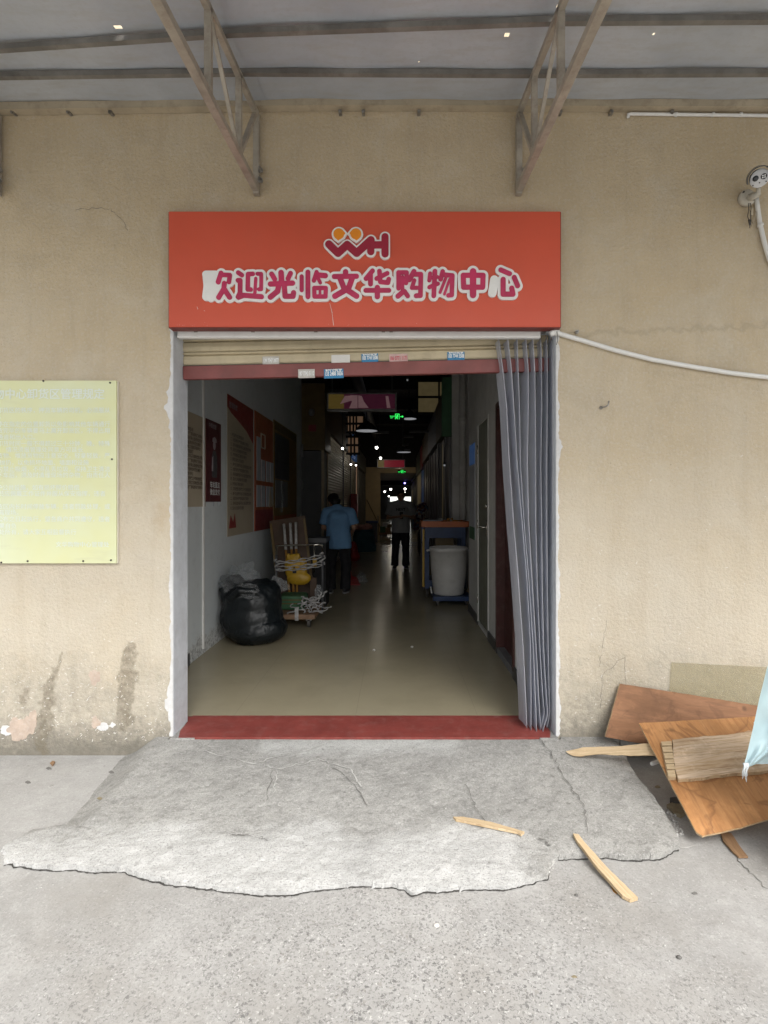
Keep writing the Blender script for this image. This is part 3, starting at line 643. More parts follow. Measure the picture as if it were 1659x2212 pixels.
ribbon(cr, [(430,1620),(560,1650),(600,1662),(690,1640),(760,1660),(780,1700)], 0.0035, 12)
ribbon(cr, [(560,1645),(640,1625),(720,1600)], 0.003, 13); ribbon(cr, [(600,1662),(590,1720)], 0.003, 14)
ribbon(cr, [(1290,1826),(1400,1838),(1500,1826)], 0.004, 15, 0.004)
tag(cr.build('pale_crack_lines', K['crack_pale']), kind='structure')
# dark ribbon painting the shade in the gap under the broken cement lip
def crevice_shade(name, poly, seed, jag, u0, u1, v0, v1, col_):
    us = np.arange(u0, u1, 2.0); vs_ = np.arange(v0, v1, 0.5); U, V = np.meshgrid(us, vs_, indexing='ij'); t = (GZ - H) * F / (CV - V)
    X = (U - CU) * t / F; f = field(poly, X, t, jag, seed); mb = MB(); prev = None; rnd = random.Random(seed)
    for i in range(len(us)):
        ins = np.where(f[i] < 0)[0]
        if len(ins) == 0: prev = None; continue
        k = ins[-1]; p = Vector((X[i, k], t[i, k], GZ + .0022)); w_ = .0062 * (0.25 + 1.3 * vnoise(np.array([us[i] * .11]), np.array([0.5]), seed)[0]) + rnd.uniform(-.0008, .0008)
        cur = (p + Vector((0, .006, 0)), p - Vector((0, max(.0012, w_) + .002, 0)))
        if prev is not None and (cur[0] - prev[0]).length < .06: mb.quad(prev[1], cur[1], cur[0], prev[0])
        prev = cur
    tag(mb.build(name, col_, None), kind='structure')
K['crevice_shade'] = pm('crevice_shade_tone', (0.05, 0.047, 0.043), 0.95, var=0.3, vs=30)
crevice_shade('lip_crevice_shade', APRON, 23, 0.035, 10, 1192, 1800, 1960, K['crevice_shade']); crevice_shade('slab_crevice_shade', SLAB, 11, 0.03, 1205, 1466, 1780, 1860, K['crevice_shade'])
# crumbs along the broken lip
rb = MB(); rnd = random.Random(5)
LIP = [(6,1853),(120,1862),(255,1866),(350,1889),(480,1906),(605,1916),(760,1898),(850,1898),(890,1914),(1010,1905),(1100,1902),(1182,1880),(1200,1836)]
LIP2 = [(1200,1826),(1290,1827),(1425,1832),(1472,1803),(1445,1752)]
for path, n in ((LIP, 900), (LIP2, 260)):
    for _ in range(n):
        i = rnd.randrange(len(path)-1); t = rnd.random(); u = path[i][0] + (path[i+1][0]-path[i][0])*t + rnd.gauss(0, 5); v = path[i][1] + (path[i+1][1]-path[i][1])*t + abs(rnd.gauss(0, 4.5)) - 6
        r = rnd.choice([0.0015, 0.002, 0.002, 0.003, 0.003, 0.004, 0.006, 0.008]); q = onz(u, v, GZ + r * 0.4); rb.ell(q, (r*rnd.uniform(.8,1.6), r, r*rnd.uniform(.5,.9)), 6, 4)
for _ in range(160):
    q = onz(rnd.uniform(0, 1659), rnd.uniform(1700, 2212), GZ); r = rnd.choice([0.0015, 0.002, 0.003]); rb.ell((q.x, q.y, top_z(q.x, q.y) + r * .4), (r*1.4, r, r*.6), 6, 4)
tag(rb.build('rubble', K['rubble'], None, True), kind='stuff')

# ------------------------------------------------------------------ the building: facade, doorway, corridor shell
B = thing('market_building', (0, YW, 0), 'beige stucco market building with a tall open doorway into a dark corridor', 'building')
XL, XR, ZT = -1.344, 0.959, 2.452
g = MB(); g.box((-9, YW, -0.3), (XL, YW+0.2, 7.5)); g.box((XR, YW, -0.3), (9, YW+0.2, 7.5)); g.box((XL, YW, ZT), (XR, YW+0.2, 7.5)); g.build('facade_wall', K['stucco'], B)
g = MB(); g.box((XL-0.001, YW+0.004, 0.0), (XL+0.008, YW+0.203, ZT)); g.box((XR-0.008, YW+0.004, 0.0), (XR+0.001, YW+0.203, ZT)); g.box((XL+0.008, YW+0.004, ZT-0.008), (XR-0.008, YW+0.203, ZT+0.001)); g.build('door_reveal', K['reveal'], B)
# broken plaster edge round the opening
def ragged_strip(name, x0, side, wfun, seed, bumps):
    mb = MB(); n = 150; rnd = random.Random(seed); a = []; b = []
    for i in range(n+1):
        z = 0.0 + (ZT) * i / n; v = CV - (z - H) * F / YW
        ww = 0.011 + 0.013 * mnoise.noise(Vector((z*5, seed, 0))) + 0.008 * mnoise.noise(Vector((z*21, seed, 3))) + rnd.uniform(-.004, .004)
        for v0, v1, add in bumps:
            if v0 < v < v1: ww += add * min(1, min(v-v0, v1-v) / 6)
        a.append(Vector((x0 - side*0.006, YW-0.004, z))); b.append(Vector((x0 + side*max(0.004, ww), YW-0.003, z)))
    for i in range(n):
        p = [a[i], b[i], b[i+1], a[i+1]]
        if side < 0: p = p[::-1]
        mb.quad(*p); e = [b[i], b[i+1], b[i+1] + Vector((0, .006, 0)), b[i] + Vector((0, .006, 0))]; mb.quad(*e)
        e = [a[i], a[i+1], a[i+1] + Vector((0, .012, 0)), a[i] + Vector((0, .012, 0))]; mb.quad(*e)
    return mb.build(name, K['plaster'], B)
ragged_strip('plaster_edge', XL, -1, None, 2, [(840, 905, .018), (872, 890, .02), (905, 930, .008), (1480, 1560, .012)])
ragged_strip('plaster_edge', XR, 1, None, 8, [(945, 975, .010), (1420, 1450, .008), (1500, 1580, .010)])
def blob_patch(u, v, ru, rv, mat, seed):
    mb = MB(); c = P(u, v, YW); n = 40; vs = []
    for k in range(n):
        a = 2*math.pi*k/n; q = 1 + 0.5*mnoise.noise(Vector((math.cos(a)*1.2, math.sin(a)*1.2, seed*1.7))) + 0.22*mnoise.noise(Vector((math.cos(a)*4, math.sin(a)*4, seed))) + random.uniform(-.05, .05)
        vs.append(Vector((c.x + math.cos(a)*ru*q*YW/F, YW-0.002 - seed % 3 * 0.0004, c.z + math.sin(a)*rv*q*YW/F)))
    mb.quad(*vs); mb.add([p + Vector((0, .004, 0)) for p in vs] + vs, [(k, (k+1) % n, n + (k+1) % n, n + k) for k in range(n)]); mb.build('bare_patch', mat, B)
for a in ((38,1575,26,26,K['pink_plaster'],1),(66,1560,16,24,K['pink_plaster'],2),(14,1578,14,10,K['plaster'],3),(205,1462,13,17,K['pink_plaster'],4),(207,1560,10,10,K['pink_plaster'],5),
          (222,1570,14,8,K['plaster'],6),(362,1520,6,14,K['plaster'],7),(243,1566,6,5,K['plaster'],9)): blob_patch(*a)
sc = MB(); rnd = random.Random(3)
for _ in range(520):
    if rnd.random() < 0.62: u = rnd.uniform(-10, 360); v = 1600 - abs(rnd.gauss(0, 130))
    else: u = rnd.uniform(1225, 1659); v = 1560 - abs(rnd.gauss(0, 220))
    if v < 900: continue
    if v < 1222 and u < 258: continue
    c = P(u, v, YW); a = rnd.gauss(0.2, 0.7); l = rnd.choice([.004,.006,.008,.012,.02]); ww = rnd.uniform(.0012, .0026); pts = []
    bend = rnd.uniform(-.5, .5)
    for k in range(5): t = (k/4 - .5) * l; pts.append(Vector((c.x + t*math.cos(a) , YW-0.0012, c.z + t*math.sin(a) + bend*t*t/l)))
    for k in range(4):
        n = Vector((-math.sin(a), 0, math.cos(a))); w0 = ww * (1 - abs(k/2-1)*.7); w1 = ww * (1 - abs((k+1)/2-1)*.7)
        sc.quad(pts[k]-n*w0, pts[k+1]-n*w1, pts[k+1]+n*w1, pts[k]+n*w0)
tag(sc.build('scuff_marks', K['scuff'], B), kind='stuff')
# thin hairline cracks on the wall
def wall_crack(px, wd, seed):
    wc = MB()
    rnd = random.Random(seed); pts = []
    for a, b in zip(px[:-1], px[1:]):
        for k in range(8): pts.append((a[0]+(b[0]-a[0])*k/8 + rnd.uniform(-2.5,2.5), a[1]+(b[1]-a[1])*k/8 + rnd.uniform(-2.5,2.5)))
    pts.append(px[-1])
    for a, b in zip(pts[:-1], pts[1:]):
        p, q = P(*a, YW-0.0012), P(*b, YW-0.0012); d = (q-p).normalized(); n = Vector((-d.z, 0, d.x)) * wd * rnd.uniform(.4, 1.2); wc.quad(p-n, q-n, q+n, p+n)
    wc.build('hairline_crack', K['crack'], B)
wall_crack([(165,452),(235,450),(265,475),(275,500)], .0011, 1); wall_crack([(1352,1500),(1348,1420),(1300,1460),(1296,1530)], .0009, 2)
wall_crack([(1296,1440),(1300,1400),(1310,1340)], .0008, 3)

YL1, YR1 = 9.43, 6.52            # where the plain side walls end
XWL, XWR = -1.79, 0.933
g = MB(); g.box((XWL-0.15, YW+0.2, -0.1), (XWL, YL1, 4.7)); g.box((XWL, YW+0.2, -.1), (XWL+0.001, YW+0.2, 0)); g.build('corridor_wall', K['inner'], B)
DY = [(4.02, 4.665, 2.28, 0.0), (5.136, 5.778, 2.28, 0.05)]       # openings for the brown and the olive door
g = MB()
def rw(y0, y1, z0, z1): g.box((XWR, y0, z0), (XWR+0.2, y1, z1))
rw(YW+0.2, DY[0][0], -.1, 4.7); rw(DY[0][0], DY[0][1], 2.28, 4.7); rw(DY[0][1], DY[1][0], -.1, 4.7); rw(DY[1][0], DY[1][1], 2.28, 4.7); rw(DY[1][1], YR1, -.1, 4.7)
rw(DY[0][0], DY[0][1], -.1, 0.06); rw(DY[1][0], DY[1][1], -.1, 0.05)
g.build('corridor_wall', K['white_wall'], B)
g = MB(); g.box((1.2, YR1, -.1), (1.35, 8.2, 4.7)); g.box((0.9, 8.2, -.1), (1.35, 8.35, 4.7)); g.build('recess_wall', K['white_wall'], B)
g = MB(); g.box((1.35, 8.35, -.1), (1.5, 24, 4.7)); g.box((-1.95, YL1, -.1), (-1.8, 24, 4.7)); g.box((XWR+0.2, 3.9, -.1), (XWR+1.4, 6, 2.6)); g.box((-2.2, 42, -.1), (2.2, 42.2, 4.7)); g.box((-2.2, 24, -.1), (-2.0, 42, 4.7)); g.box((2.0, 24, -.1), (2.2, 42, 4.7)); g.build('back_wall', K['dark_grey'], B)
g = MB(); g.box((-2.2, YW+0.2, 4.7), (2.2, 42.2, 4.9)); g.build('corridor_ceiling', K['ceil'], B)
for y in (10.5, 13.2, 16, 19): g = MB(); g.box((-1.8, y, 4.35), (1.35, y+0.3, 4.7)); g.build('ceiling_beam', K['ceil'], B)
g = MB(); g.tube([(-0.9, 4, 4.2), (-0.9, 24, 4.2)], 0.13, 14); g.build('air_duct', K['dark_grey'], B, True)
g = MB(); g.box((-2.0, 22, 2.69), (2.0, 22.25, 2.93)); g.box((-1.36, 22, 0), (-0.72, 22.3, 2.69)); g.box((-2.0, 22.25, 2.69), (2.0, 30, 2.75)); g.build('beige_bulkhead', K['beige_wall'], B)
for y, z in ((22.01, 2.935), (30.0, 2.4)): g = MB(); g.box((-2.0, y, z), (2.0, y+.2, 4.7)); g.build('dark_bulkhead', K['ceil'], B)
# skirting
for ya, yb2 in ((3.31, 4.02), (4.67, 5.13), (5.78, 6.52)): g = MB(); g.box((XWR-0.012, ya, 0), (XWR, yb2, 0.10)); g.build('skirting', K['skirt'], B)
g = MB(); g.box((XWL, 4.0, 0), (XWL+0.012, 4.34, 0.10)); g.build('skirting', K['skirt'], B)
g = MB(); g.box((XWR-0.003, 4.02, 0.0), (XWR+0.1, 4.665, 0.062)); g.build('door_step', K['mid_grey'], B)
# doors
d = MB(); d.box((XWR+0.06, 4.04, 0.065), (XWR+0.10, 4.645, 2.26)); brown = d.build('door', K['door_brown'], B)
d = MB(); d.box((XWR-0.015, 4.655, 0.06), (XWR+0.11, 4.70, 2.31)); d.box((XWR-0.015, 3.985, 0.06), (XWR+0.11, 4.03, 2.31)); d.box((XWR-0.015, 4.03, 2.265), (XWR+0.11, 4.655, 2.31)); d.build('frame', K['door_brown'], brown, bevel=.004)
d = MB(); d.box((XWR+0.004, 5.15, 0.06), (XWR+0.04, 5.765, 2.27)); green = d.build('door', K['door_green'], B)
d = MB(); d.box((XWR-0.01, 5.765, 0.04), (XWR+0.05, 5.80, 2.30)); d.box((XWR-0.01, 5.115, 0.04), (XWR+0.05, 5.15, 2.30)); d.box((XWR-0.01, 5.15, 2.27), (XWR+0.05, 5.765, 2.30)); d.build('frame', K['white_wall'], green)
d = MB(); d.tube([(XWR+0.004, 5.22, 1.14), (XWR-0.05, 5.22, 1.14), (XWR-0.055, 5.24, 1.14), (XWR-0.055, 5.36, 1.135)], 0.011, 10); d.box((XWR-0.006, 5.195, 1.06), (XWR+0.004, 5.245, 1.22)); d.build('handle', K['chrome'], green, True)
d = MB(); d.tube([(XWR+0.004, 5.22, 1.36), (XWR-0.016, 5.22, 1.36)], 0.024, 14); d.build('lock', K['chrome'], green, True)
for z in (0.3, 1.15, 2.0): d = MB(); d.tube([(XWR-0.008, 5.772, z-0.05), (XWR-0.008, 5.772, z+0.05)], 0.008, 8); d.build('hinge', K['chrome'], green, True)
# surface conduits
g = MB(); g.box((XWL, 4.64, 0.05), (XWL+0.015, 4.665, 4.0)); g.build('wall_trunking', K['white_pvc'], B)
g = MB(); g.box((XWL, 9.38, 0.9), (XWL+0.02, 9.41, 4.0)); g.box((XWL, 9.36, 2.25), (XWL+0.05, 9.43, 2.48)); g.box((XWL, 9.36, 1.65), (XWL+0.05, 9.43, 1.8)); g.build('wall_trunking', K['mid_grey'], B)
g = MB(); g.tube([(1.06, 8.12, 0), (1.06, 8.12, 2.6), (1.06, 8.12, 4.7)], 0.055, 14); g.tube([(1.06, 8.12, 2.7), (1.06, 8.12, 2.78)], 0.068, 14); g.build('downpipe', K['white_wall'], B, True)

# ------------------------------------------------------------------ awning on three triangular brackets
A = thing('metal_awning', (0, YW, 3.5), 'grey sheet metal awning above the doorway with small holes and rust', 'awning')
def zc(y): return 3.775 - 0.16 * (3.0 - y)
holes = [(255,57,.018,.010),(1095,75,.012,.012),(1210,15,.016,.008),(1412,73,.005,.007),(395,155,.006,.005),(905,135,.004,.003),(555,150,.004,.004)]
HP = []
n_c = Vector((0, -0.16, 1)).normalized(); p_c = Vector((0, 3.0, 3.775))
for u, v, rx, ry in holes: q = onplane(u, v, p_c, n_c); HP.append((q.x, q.y, rx, ry))
def panel(x0, x1, sag, seed):
    ys = sorted(set(list(np.arange(0.45, 3.005, 0.055)) + [3.005])); xs = list(np.arange(x0, x1, 0.08)) + [x1]  # unseen outer reach of the awning lengthened to shade the upper wall
    for hx, hy, rx, ry in HP:
        if x0 < hx < x1: xs += [hx-rx, hx+rx]; ys += [hy-ry, hy+ry]
    xs = sorted(xs); ys = sorted(ys); mb = MB(); n = len(ys)
    for x in xs:
        for y in ys:
            z = zc(y) + 0.003*x/ max(1,abs(x)) + 0.006*mnoise.noise(Vector((x*1.1, y*3, seed))) + 0.004 * math.sin(x*9) - sag * max(0, math.sin((3.0-y)*9.4)) ** 2
            mb.v.append(Vector((x, y, z)))
    for i in range(len(xs)-1):
        for j in range(n-1):
            mx_, my_ = (xs[i]+xs[i+1])/2, (ys[j]+ys[j+1])/2
            if any(abs(mx_-hx) < rx*0.99 and abs(my_-hy) < ry*0.99 for hx, hy, rx, ry in HP): continue
            mb.f.append((i*n+j, (i+1)*n+j, (i+1)*n+j+1, i*n+j+1)); mb.m.append(0)
    return mb.build('roof_sheet', K['sheet'], A, True)
panel(-2.95, -0.77, 0.004, 1); panel(-0.80, 0.76, 0.002, 2); panel(0.73, 4.3, 0.003, 3)
def purlin(pts):
    g = MB()
    for a, b in zip(pts[:-1], pts[1:]): g.bar(a, b, 0.025, 0.028)
    g.build('purlin', K['steel_dark'], A)
yb = 2.715; purlin([(-2.95, yb+0.02, zc(yb)-.03), (-0.8, yb-0.01, zc(yb)-.024), (0.74, yb, zc(yb)-.024), (4.3, yb-0.02, zc(yb)-.024)])
yb = 2.36; purlin([(-2.95, yb+0.24, zc(yb+.24)-.034), (-0.8, yb+0.055, zc(yb)-.026), (0.74, yb-.005, zc(yb)-.026), (4.3, yb-0.03, zc(yb)-.026)])
for yb in (1.95, 1.55, 1.2, 0.85, 0.48): purlin([(-2.95, yb, zc(yb)-.026), (4.3, yb, zc(yb)-.026)])
g = MB(); g.bar((-2.95, 2.992, 3.725), (-0.4, 2.992, 3.758), 0.05, 0.042); g.bar((-0.4, 2.992, 3.758), (4.3, 2.992, 3.742), 0.05, 0.042); g.build('wall_rail', K['rail_beige'], A)
for u in (30, 150, 240, 475, 735, 785, 905, 1210, 1320, 1450):
    q = P(u, 243, 3.0); g = MB(); g.box((q.x-.009, 2.985, q.z-.008), (q.x+.009, 3.02, q.z+.006)); g.box((q.x-.006, 2.978, q.z-.018), (q.x+.004, 2.99, q.z-.006)); g.build('rail_bolt', K['bolt'], A)
def bracket(x, lab):
    yw = 2.995; b0 = Vector((x, yw, 3.255))
    def bot(y): return Vector((x, y, 3.255 - (yw - y) * 0.085))
    def top(y): return Vector((x, y, zc(y) - 0.07))
    g = MB(); g.bar(top(yw), b0 - Vector((0, 0, .03)), 0.034); post = g.build('truss_bracket', K['steel'], A, bevel=.002); 
    if lab: post['label'] = lab
    g = MB(); g.bar(b0, bot(0.5), 0.038, 0.036); g.build('lower_chord', K['steel'], post, bevel=.003)
    g = MB(); g.bar(top(yw), top(0.5), 0.03, 0.032); g.build('upper_chord', K['steel'], post, bevel=.003)
    for y in (2.66, 2.23, 1.5): g = MB(); g.bar(bot(y), top(y), 0.030, 0.026, (0, 1, 0)); g.build('web_post', K['steel'], post)
    for ya, yb2 in ((2.23, 2.66),): g = MB(); g.bar(top(ya), bot(yb2), 0.018, 0.016); g.build('web_brace', K['steel'], post)
    g = MB(); g.bar(top(yw - .02), bot(2.66), 0.024, 0.02); g.build('web_brace', K['steel'], post)
    for z in (3.30, 3.36):
        g = MB(); g.tube([(x+.028, yw-.02, z), (x+.028, yw-.045, z)], 0.008, 8); g.tube([(x+.028, yw-.022, z), (x+.028, yw-.012, z)], 0.016, 8); g.build('anchor_bolt', K['bolt'], post)
bracket(-0.832, 'steel bracket left of the sign centre'); bracket(0.725, 'steel bracket right of the sign centre'); bracket(-2.372, 'steel bracket cut by the photo edge')

# ------------------------------------------------------------------ shop sign over the doorway
SY = 2.95
SG = thing('shop_sign', (-0.18, SY, 2.76), 'orange sign board with a crimson emblem and magenta Chinese letters over the doorway', 'sign')
a = P(364.5, 456.5, SY); b = P(1211, 706, SY)
g = MB(); g.box((a.x, SY, b.z), (b.x, YW-.003, a.z)); g.build('sign_panel', K['orange'], SG, bevel=.004)
g = MB(); g.box((a.x-.003, SY+.006, b.z-.004), (b.x+.003, YW-.003, b.z+.002)); g.box((b.x-.001, SY+.006, b.z+.002), (b.x+.004, YW-.003, a.z)); g.box((a.x-.004, SY+.006, b.z+.002), (a.x+.001, YW-.003, a.z)); g.build('panel_trim', K['orange_edge'], SG)
LY = SY - 0.001
def c4(x, y): q = P((780 + x*.38577)/1.80826, (1020 + y*.38577)/1.80826, LY); return (q.x, q.z)
def c5(x, y): q = P((1400 + x*.39783)/1.80826, (1020 + y*.39783)/1.80826, LY); return (q.x, q.z)
def c8(x, y): q = P((1240 + x*.19289)/1.80826, (870 + y*.19289)/1.80826, LY); return (q.x, q.z)
U4 = .38577/1.80826*LY/F; U5 = .39783/1.80826*LY/F; U8 = .19289/1.80826*LY/F
CH = {
 '欢': (c4, U4, [([(225,132),(196,222)],24),([(228,150),(314,152),(304,222)],22),([(258,235),(252,290),(200,378)],24),([(255,290),(310,375)],26)],
        [([(70,142),(165,142)],38),([(75,150),(85,260),(72,368)],40),([(110,200),(120,378)],42),([(150,180),(170,330)],40)]),
 '迎': (c4, U4, [([(398,128),(434,152)],23),([(396,206),(418,206),(416,330),(396,374)],24),([(400,376),(450,356),(632,370)],25),([(545,140),(497,142),(493,298),(524,298)],22),([(575,185),(566,330)],16),([(592,140),(630,140),(628,295),(606,296)],19)],[]),
 '光': (c4, U4, [([(735,142),(765,192)],25),([(830,128),(835,225)],28),([(925,134),(900,188)],24),([(722,243),(946,233)],26),([(808,250),(795,315),(722,374)],27),([(862,250),(870,366),(950,366),(956,330)],26)],[]),
 '临': (c4, U4, [([(1037,166),(1037,304)],21),([(1100,122),(1100,370)],24),([(1188,122),(1160,208)],21),([(1190,150),(1276,158)],26),([(1205,190),(1224,228)],18),([(1164,282),(1280,282),(1278,368),(1166,368),(1164,282)],21),([(1222,282),(1222,368)],13)],[]),
 '文': (c4, U4, [([(1480,120),(1480,155)],27),([(1366,167),(1590,164)],25),([(1425,185),(1462,280),(1590,364)],28),([(1545,185),(1510,285),(1372,364)],28)],[]),
 '华': (c5, U5, [([(140,106),(76,182)],23),([(120,150),(120,235)],24),([(284,130),(180,182)],22),([(207,110),(216,214),(290,222),(298,188)],23),([(74,297),(300,297)],23),([(187,270),(187,358)],26)],[]),
 '购': (c5, U5, [([(394,122),(394,276)],22),([(394,122),(474,122),(468,225)],21),([(433,165),(433,292)],17),([(430,318),(388,354)],24),([(452,306),(484,352)],22),([(545,112),(500,192)],24),([(548,140),(612,140),(608,348),(566,350)],23),([(548,200),(524,272),(572,272)],20)],[]),
 '物': (c5, U5, [([(702,132),(694,200)],19),([(750,110),(738,350)],23),([(705,176),(775,166)],17),([(695,266),(778,232)],20),([(825,112),(805,188)],22),([(828,142),(920,152),(914,342),(882,346)],22),([(856,176),(800,316)],15),([(892,190),(842,334)],13)],[]),
 '中': (c5, U5, [([(1026,150),(1220,150),(1216,266),(1030,266),(1026,150)],25),([(1122,112),(1122,342)],31)],[]),
 '心': (c5, U5, [([(1392,96),(1480,134)],23),([(1524,170),(1558,252)],24),([(1416,190),(1416,334),(1512,334),(1500,276)],25)],[([(1332,190),(1312,320)],42)]),
}
def glyph(cv, un, strokes, extra):
    allp = [cv(*q) for st, r in strokes + extra for q in st]; pad = 75 * un
    xs = np.arange(min(p[0] for p in allp)-pad, max(p[0] for p in allp)+pad, 0.0034); zs = np.arange(min(p[1] for p in allp)-pad, max(p[1] for p in allp)+pad, 0.0034)
    X, Z = np.meshgrid(xs, zs, indexing='ij'); f = np.full(X.shape, 1e9); e = np.full(X.shape, 1e9)
    for st, r in strokes:
        for p, q in zip(st[:-1], st[1:]): f = np.minimum(f, cap_sdf(X, Z, cv(*p), cv(*q)) - r*un)
    for st, r in extra:
        for p, q in zip(st[:-1], st[1:]): e = np.minimum(e, cap_sdf(X, Z, cv(*p), cv(*q)) - r*un)
    return xs, zs, f, e
for k, (ch, (cv, un, st, ex)) in enumerate(CH.items()):
    xs, zs, f, e = glyph(cv, un, st, ex)
    back = contour(np.minimum(f - 27*un, e), xs, zs, SY-0.012 - 0.0006*(k % 3), 0.0115).build('sign_letter', K['letter_white'], SG)
    contour(f, xs, zs, SY-0.017, 0.0045).build('letter_face', K['magenta'], back)
# emblem
W_ = [([(240,462),(420,640),(608,472),(798,640),(1085,376)],76),([(1082,385),(1082,608)],72),([(1082,475),(1370,475)],72),([(1370,312),(1370,655)],72)]
xs, zs, f, e = glyph(c8, U8, W_, [])
xs = np.arange(xs[0]-.01, xs[-1]+.01, .003); zs = np.arange(zs[0]-.01, zs[-1]+.09, .003); X, Z = np.meshgrid(xs, zs, indexing='ij'); f = np.full(X.shape, 1e9)
for st, r in W_:
    for p, q in zip(st[:-1], st[1:]): f = np.minimum(f, cap_sdf(X, Z, c8(*p), c8(*q)) - r*U8)
def lobe(cx, tip):
    c = c8(cx, 252); h = np.hypot(X-c[0], Z-c[1]) - 108*U8
    s = 1 if tip > cx else -1
    return np.minimum(h, poly_sdf(X, Z, [c8(cx - s*8, 388), c8(tip, 240), c8(cx + s*68, 165), c8(cx - s*84, 325)]))
l1, l2 = lobe(438, 572), lobe(782, 652)
emb = contour(np.minimum(np.minimum(f, l1), l2) - 37*U8, xs, zs, SY-.013, .0125).build('emblem', K['letter_white'], SG)
contour(f, xs, zs, SY-.018, .0045).build('emblem_face', K['crimson'], emb)
contour(l1, xs, zs, SY-.018, .0045).build('emblem_lobe', K['amber'], emb); contour(l2, xs, zs, SY-.018, .0045).build('emblem_lobe', K['amber'], emb)
g = MB(); rnd = random.Random(9)
for (u0, v0, u1, v1) in ((712,655,717,676),(717,676,720,703),(425,662,427,668),(440,670,442,672)):
    p, q = P(u0, v0, SY-.0015), P(u1, v1, SY-.0015); g.quad(p, q, q + Vector((.003, 0, 0)), p + Vector((.0016, 0, 0)))
for _ in range(26):
    p = P(rnd.choice([rnd.uniform(380, 450), rnd.uniform(700, 930)]), 704 - abs(rnd.gauss(0, 3)), SY-.0015); r = rnd.uniform(.0008, .002); g.quad(p, p+Vector((r, 0, 0)), p+Vector((r, 0, r)), p+Vector((0, 0, r*.8)))
g.build('scratch', K['scuff'], SG)

# ------------------------------------------------------------------ roller shutter, jammed with its right end higher
SH = 3.165; tilt = Matrix.Translation((-0.2, SH, 2.26)) @ Matrix.Rotation(-0.0225, 4, 'Y') @ Matrix.Translation((0.2, -SH, -2.26))
RS = thing('roller_shutter', (-0.2, SH, 2.26), 'cream roller shutter rolled nearly up, hanging crooked with phone stickers', 'shutter')
x0, x1 = -1.333, 0.95
def sz(v): return H + (CV - v) * SH / F
prof = [(.004, 0), (-.004, .003), (-.010, .010), (-.013, .028), (-.011, .054), (-.003, .062), (.003, .064), (-.009, .068), (-.013, .073), (-.010, .080), (.004, .0835)]
zb = sz(782)
for k in range(4):
    mb = MB(); n = len(prof); M0 = [Vector((x, SH + p[0], zb + k*0.0845 + p[1])) for x in (x0, x1) for p in prof]
    mb.add([tilt @ p for p in M0], [(i, n+i, n+i+1, i+1) for i in range(n-1)]); mb.build('slat', K['cream_slat'], RS)
g = MB(); g.box((x0, SH-.022, zb-.088), (x1, SH+.014, zb-.006), tilt); bar = g.build('bottom_bar', K['maroon'], RS, bevel=.004)
g = MB(); g.box((x0, SH-.012, zb-.006), (x1, SH+.004, zb-.001), tilt); g.build('rubber_seal', K['cable'], RS)
def sticker(u, v, wpx, hpx, mat, inkmat, text, bar_, lab, sub=True):
    y = SH - (0.0265 if bar_ else 0.0165); c = P(u, v, y); ww, hh = wpx*y/F/2, hpx*y/F/2; rot = Matrix.Rotation(-0.02 + random.uniform(-.02, .02), 4, 'Y')
    T = Matrix.Translation(c) @ rot; g = MB(); g.box((-ww, 0, -hh), (ww, .0012, hh), T); s = g.build('phone_sticker', mat, RS); s['label'] = lab
    if text:
        me = text_mesh(text, hh*1.3, 0.0012, 'CENTER'); wid = max(v.co.x for v in me.vertices) - min(v.co.x for v in me.vertices); k = 1.82*ww/wid
        me.transform(Matrix.Translation(-ORG[RS.name]) @ T @ Matrix.Translation((0, -.0012, -hh*.42)) @ Matrix.Rotation(R(90), 4, 'X') @ Matrix.Diagonal((k, 1, 1, 1)))
        me.name = 'phone_number'; link('phone_number', me, s, [inkmat])
        if sub:
            me = text_mesh('专业维修卷闸门', hh*.42, 0.001, 'CENTER'); wid = max(v.co.x for v in me.vertices) - min(v.co.x for v in me.vertices); k = 1.7*ww/wid
            me.transform(Matrix.Translation(-ORG[RS.name]) @ T @ Matrix.Translation((0, -.0012, hh*.60)) @ Matrix.Rotation(R(90), 4, 'X') @ Matrix.Diagonal((k, 1, 1, 1))); me.name = 'small_print'; link('small_print', me, s, [inkmat])
sticker(585, 779, 36, 18, K['sticker_grey'], K['ink_white'], '139 7747 3977', False, 'faded grey sticker at the shutter left', False)
sticker(736, 777, 40, 21, K['sticker_white'], None, '', False, 'blank white sticker')
sticker(799, 773, 36, 18, K['sticker_blue'], K['ink_white'], '183 7744 5508', False, 'blue phone sticker beside the blank one')
sticker(861, 774, 40, 19, K['sticker_pink'], K['ink_red'], '186 0771 1171', False, 'washed out pink sticker', False)
sticker(985, 769, 37, 18, K['sticker_blue'], K['ink_white'], '183 7744 5508', False, 'blue phone sticker nearest the curtain')
sticker(662, 807, 36, 19, K['sticker_grey'], K['ink_white'], '187 7742 5112', True, 'grey worn sticker on the maroon bar', False)
sticker(721, 807, 42, 20, K['sticker_blue'], K['ink_white'], '133 2488 5836', True, 'blue phone sticker on the maroon bar')

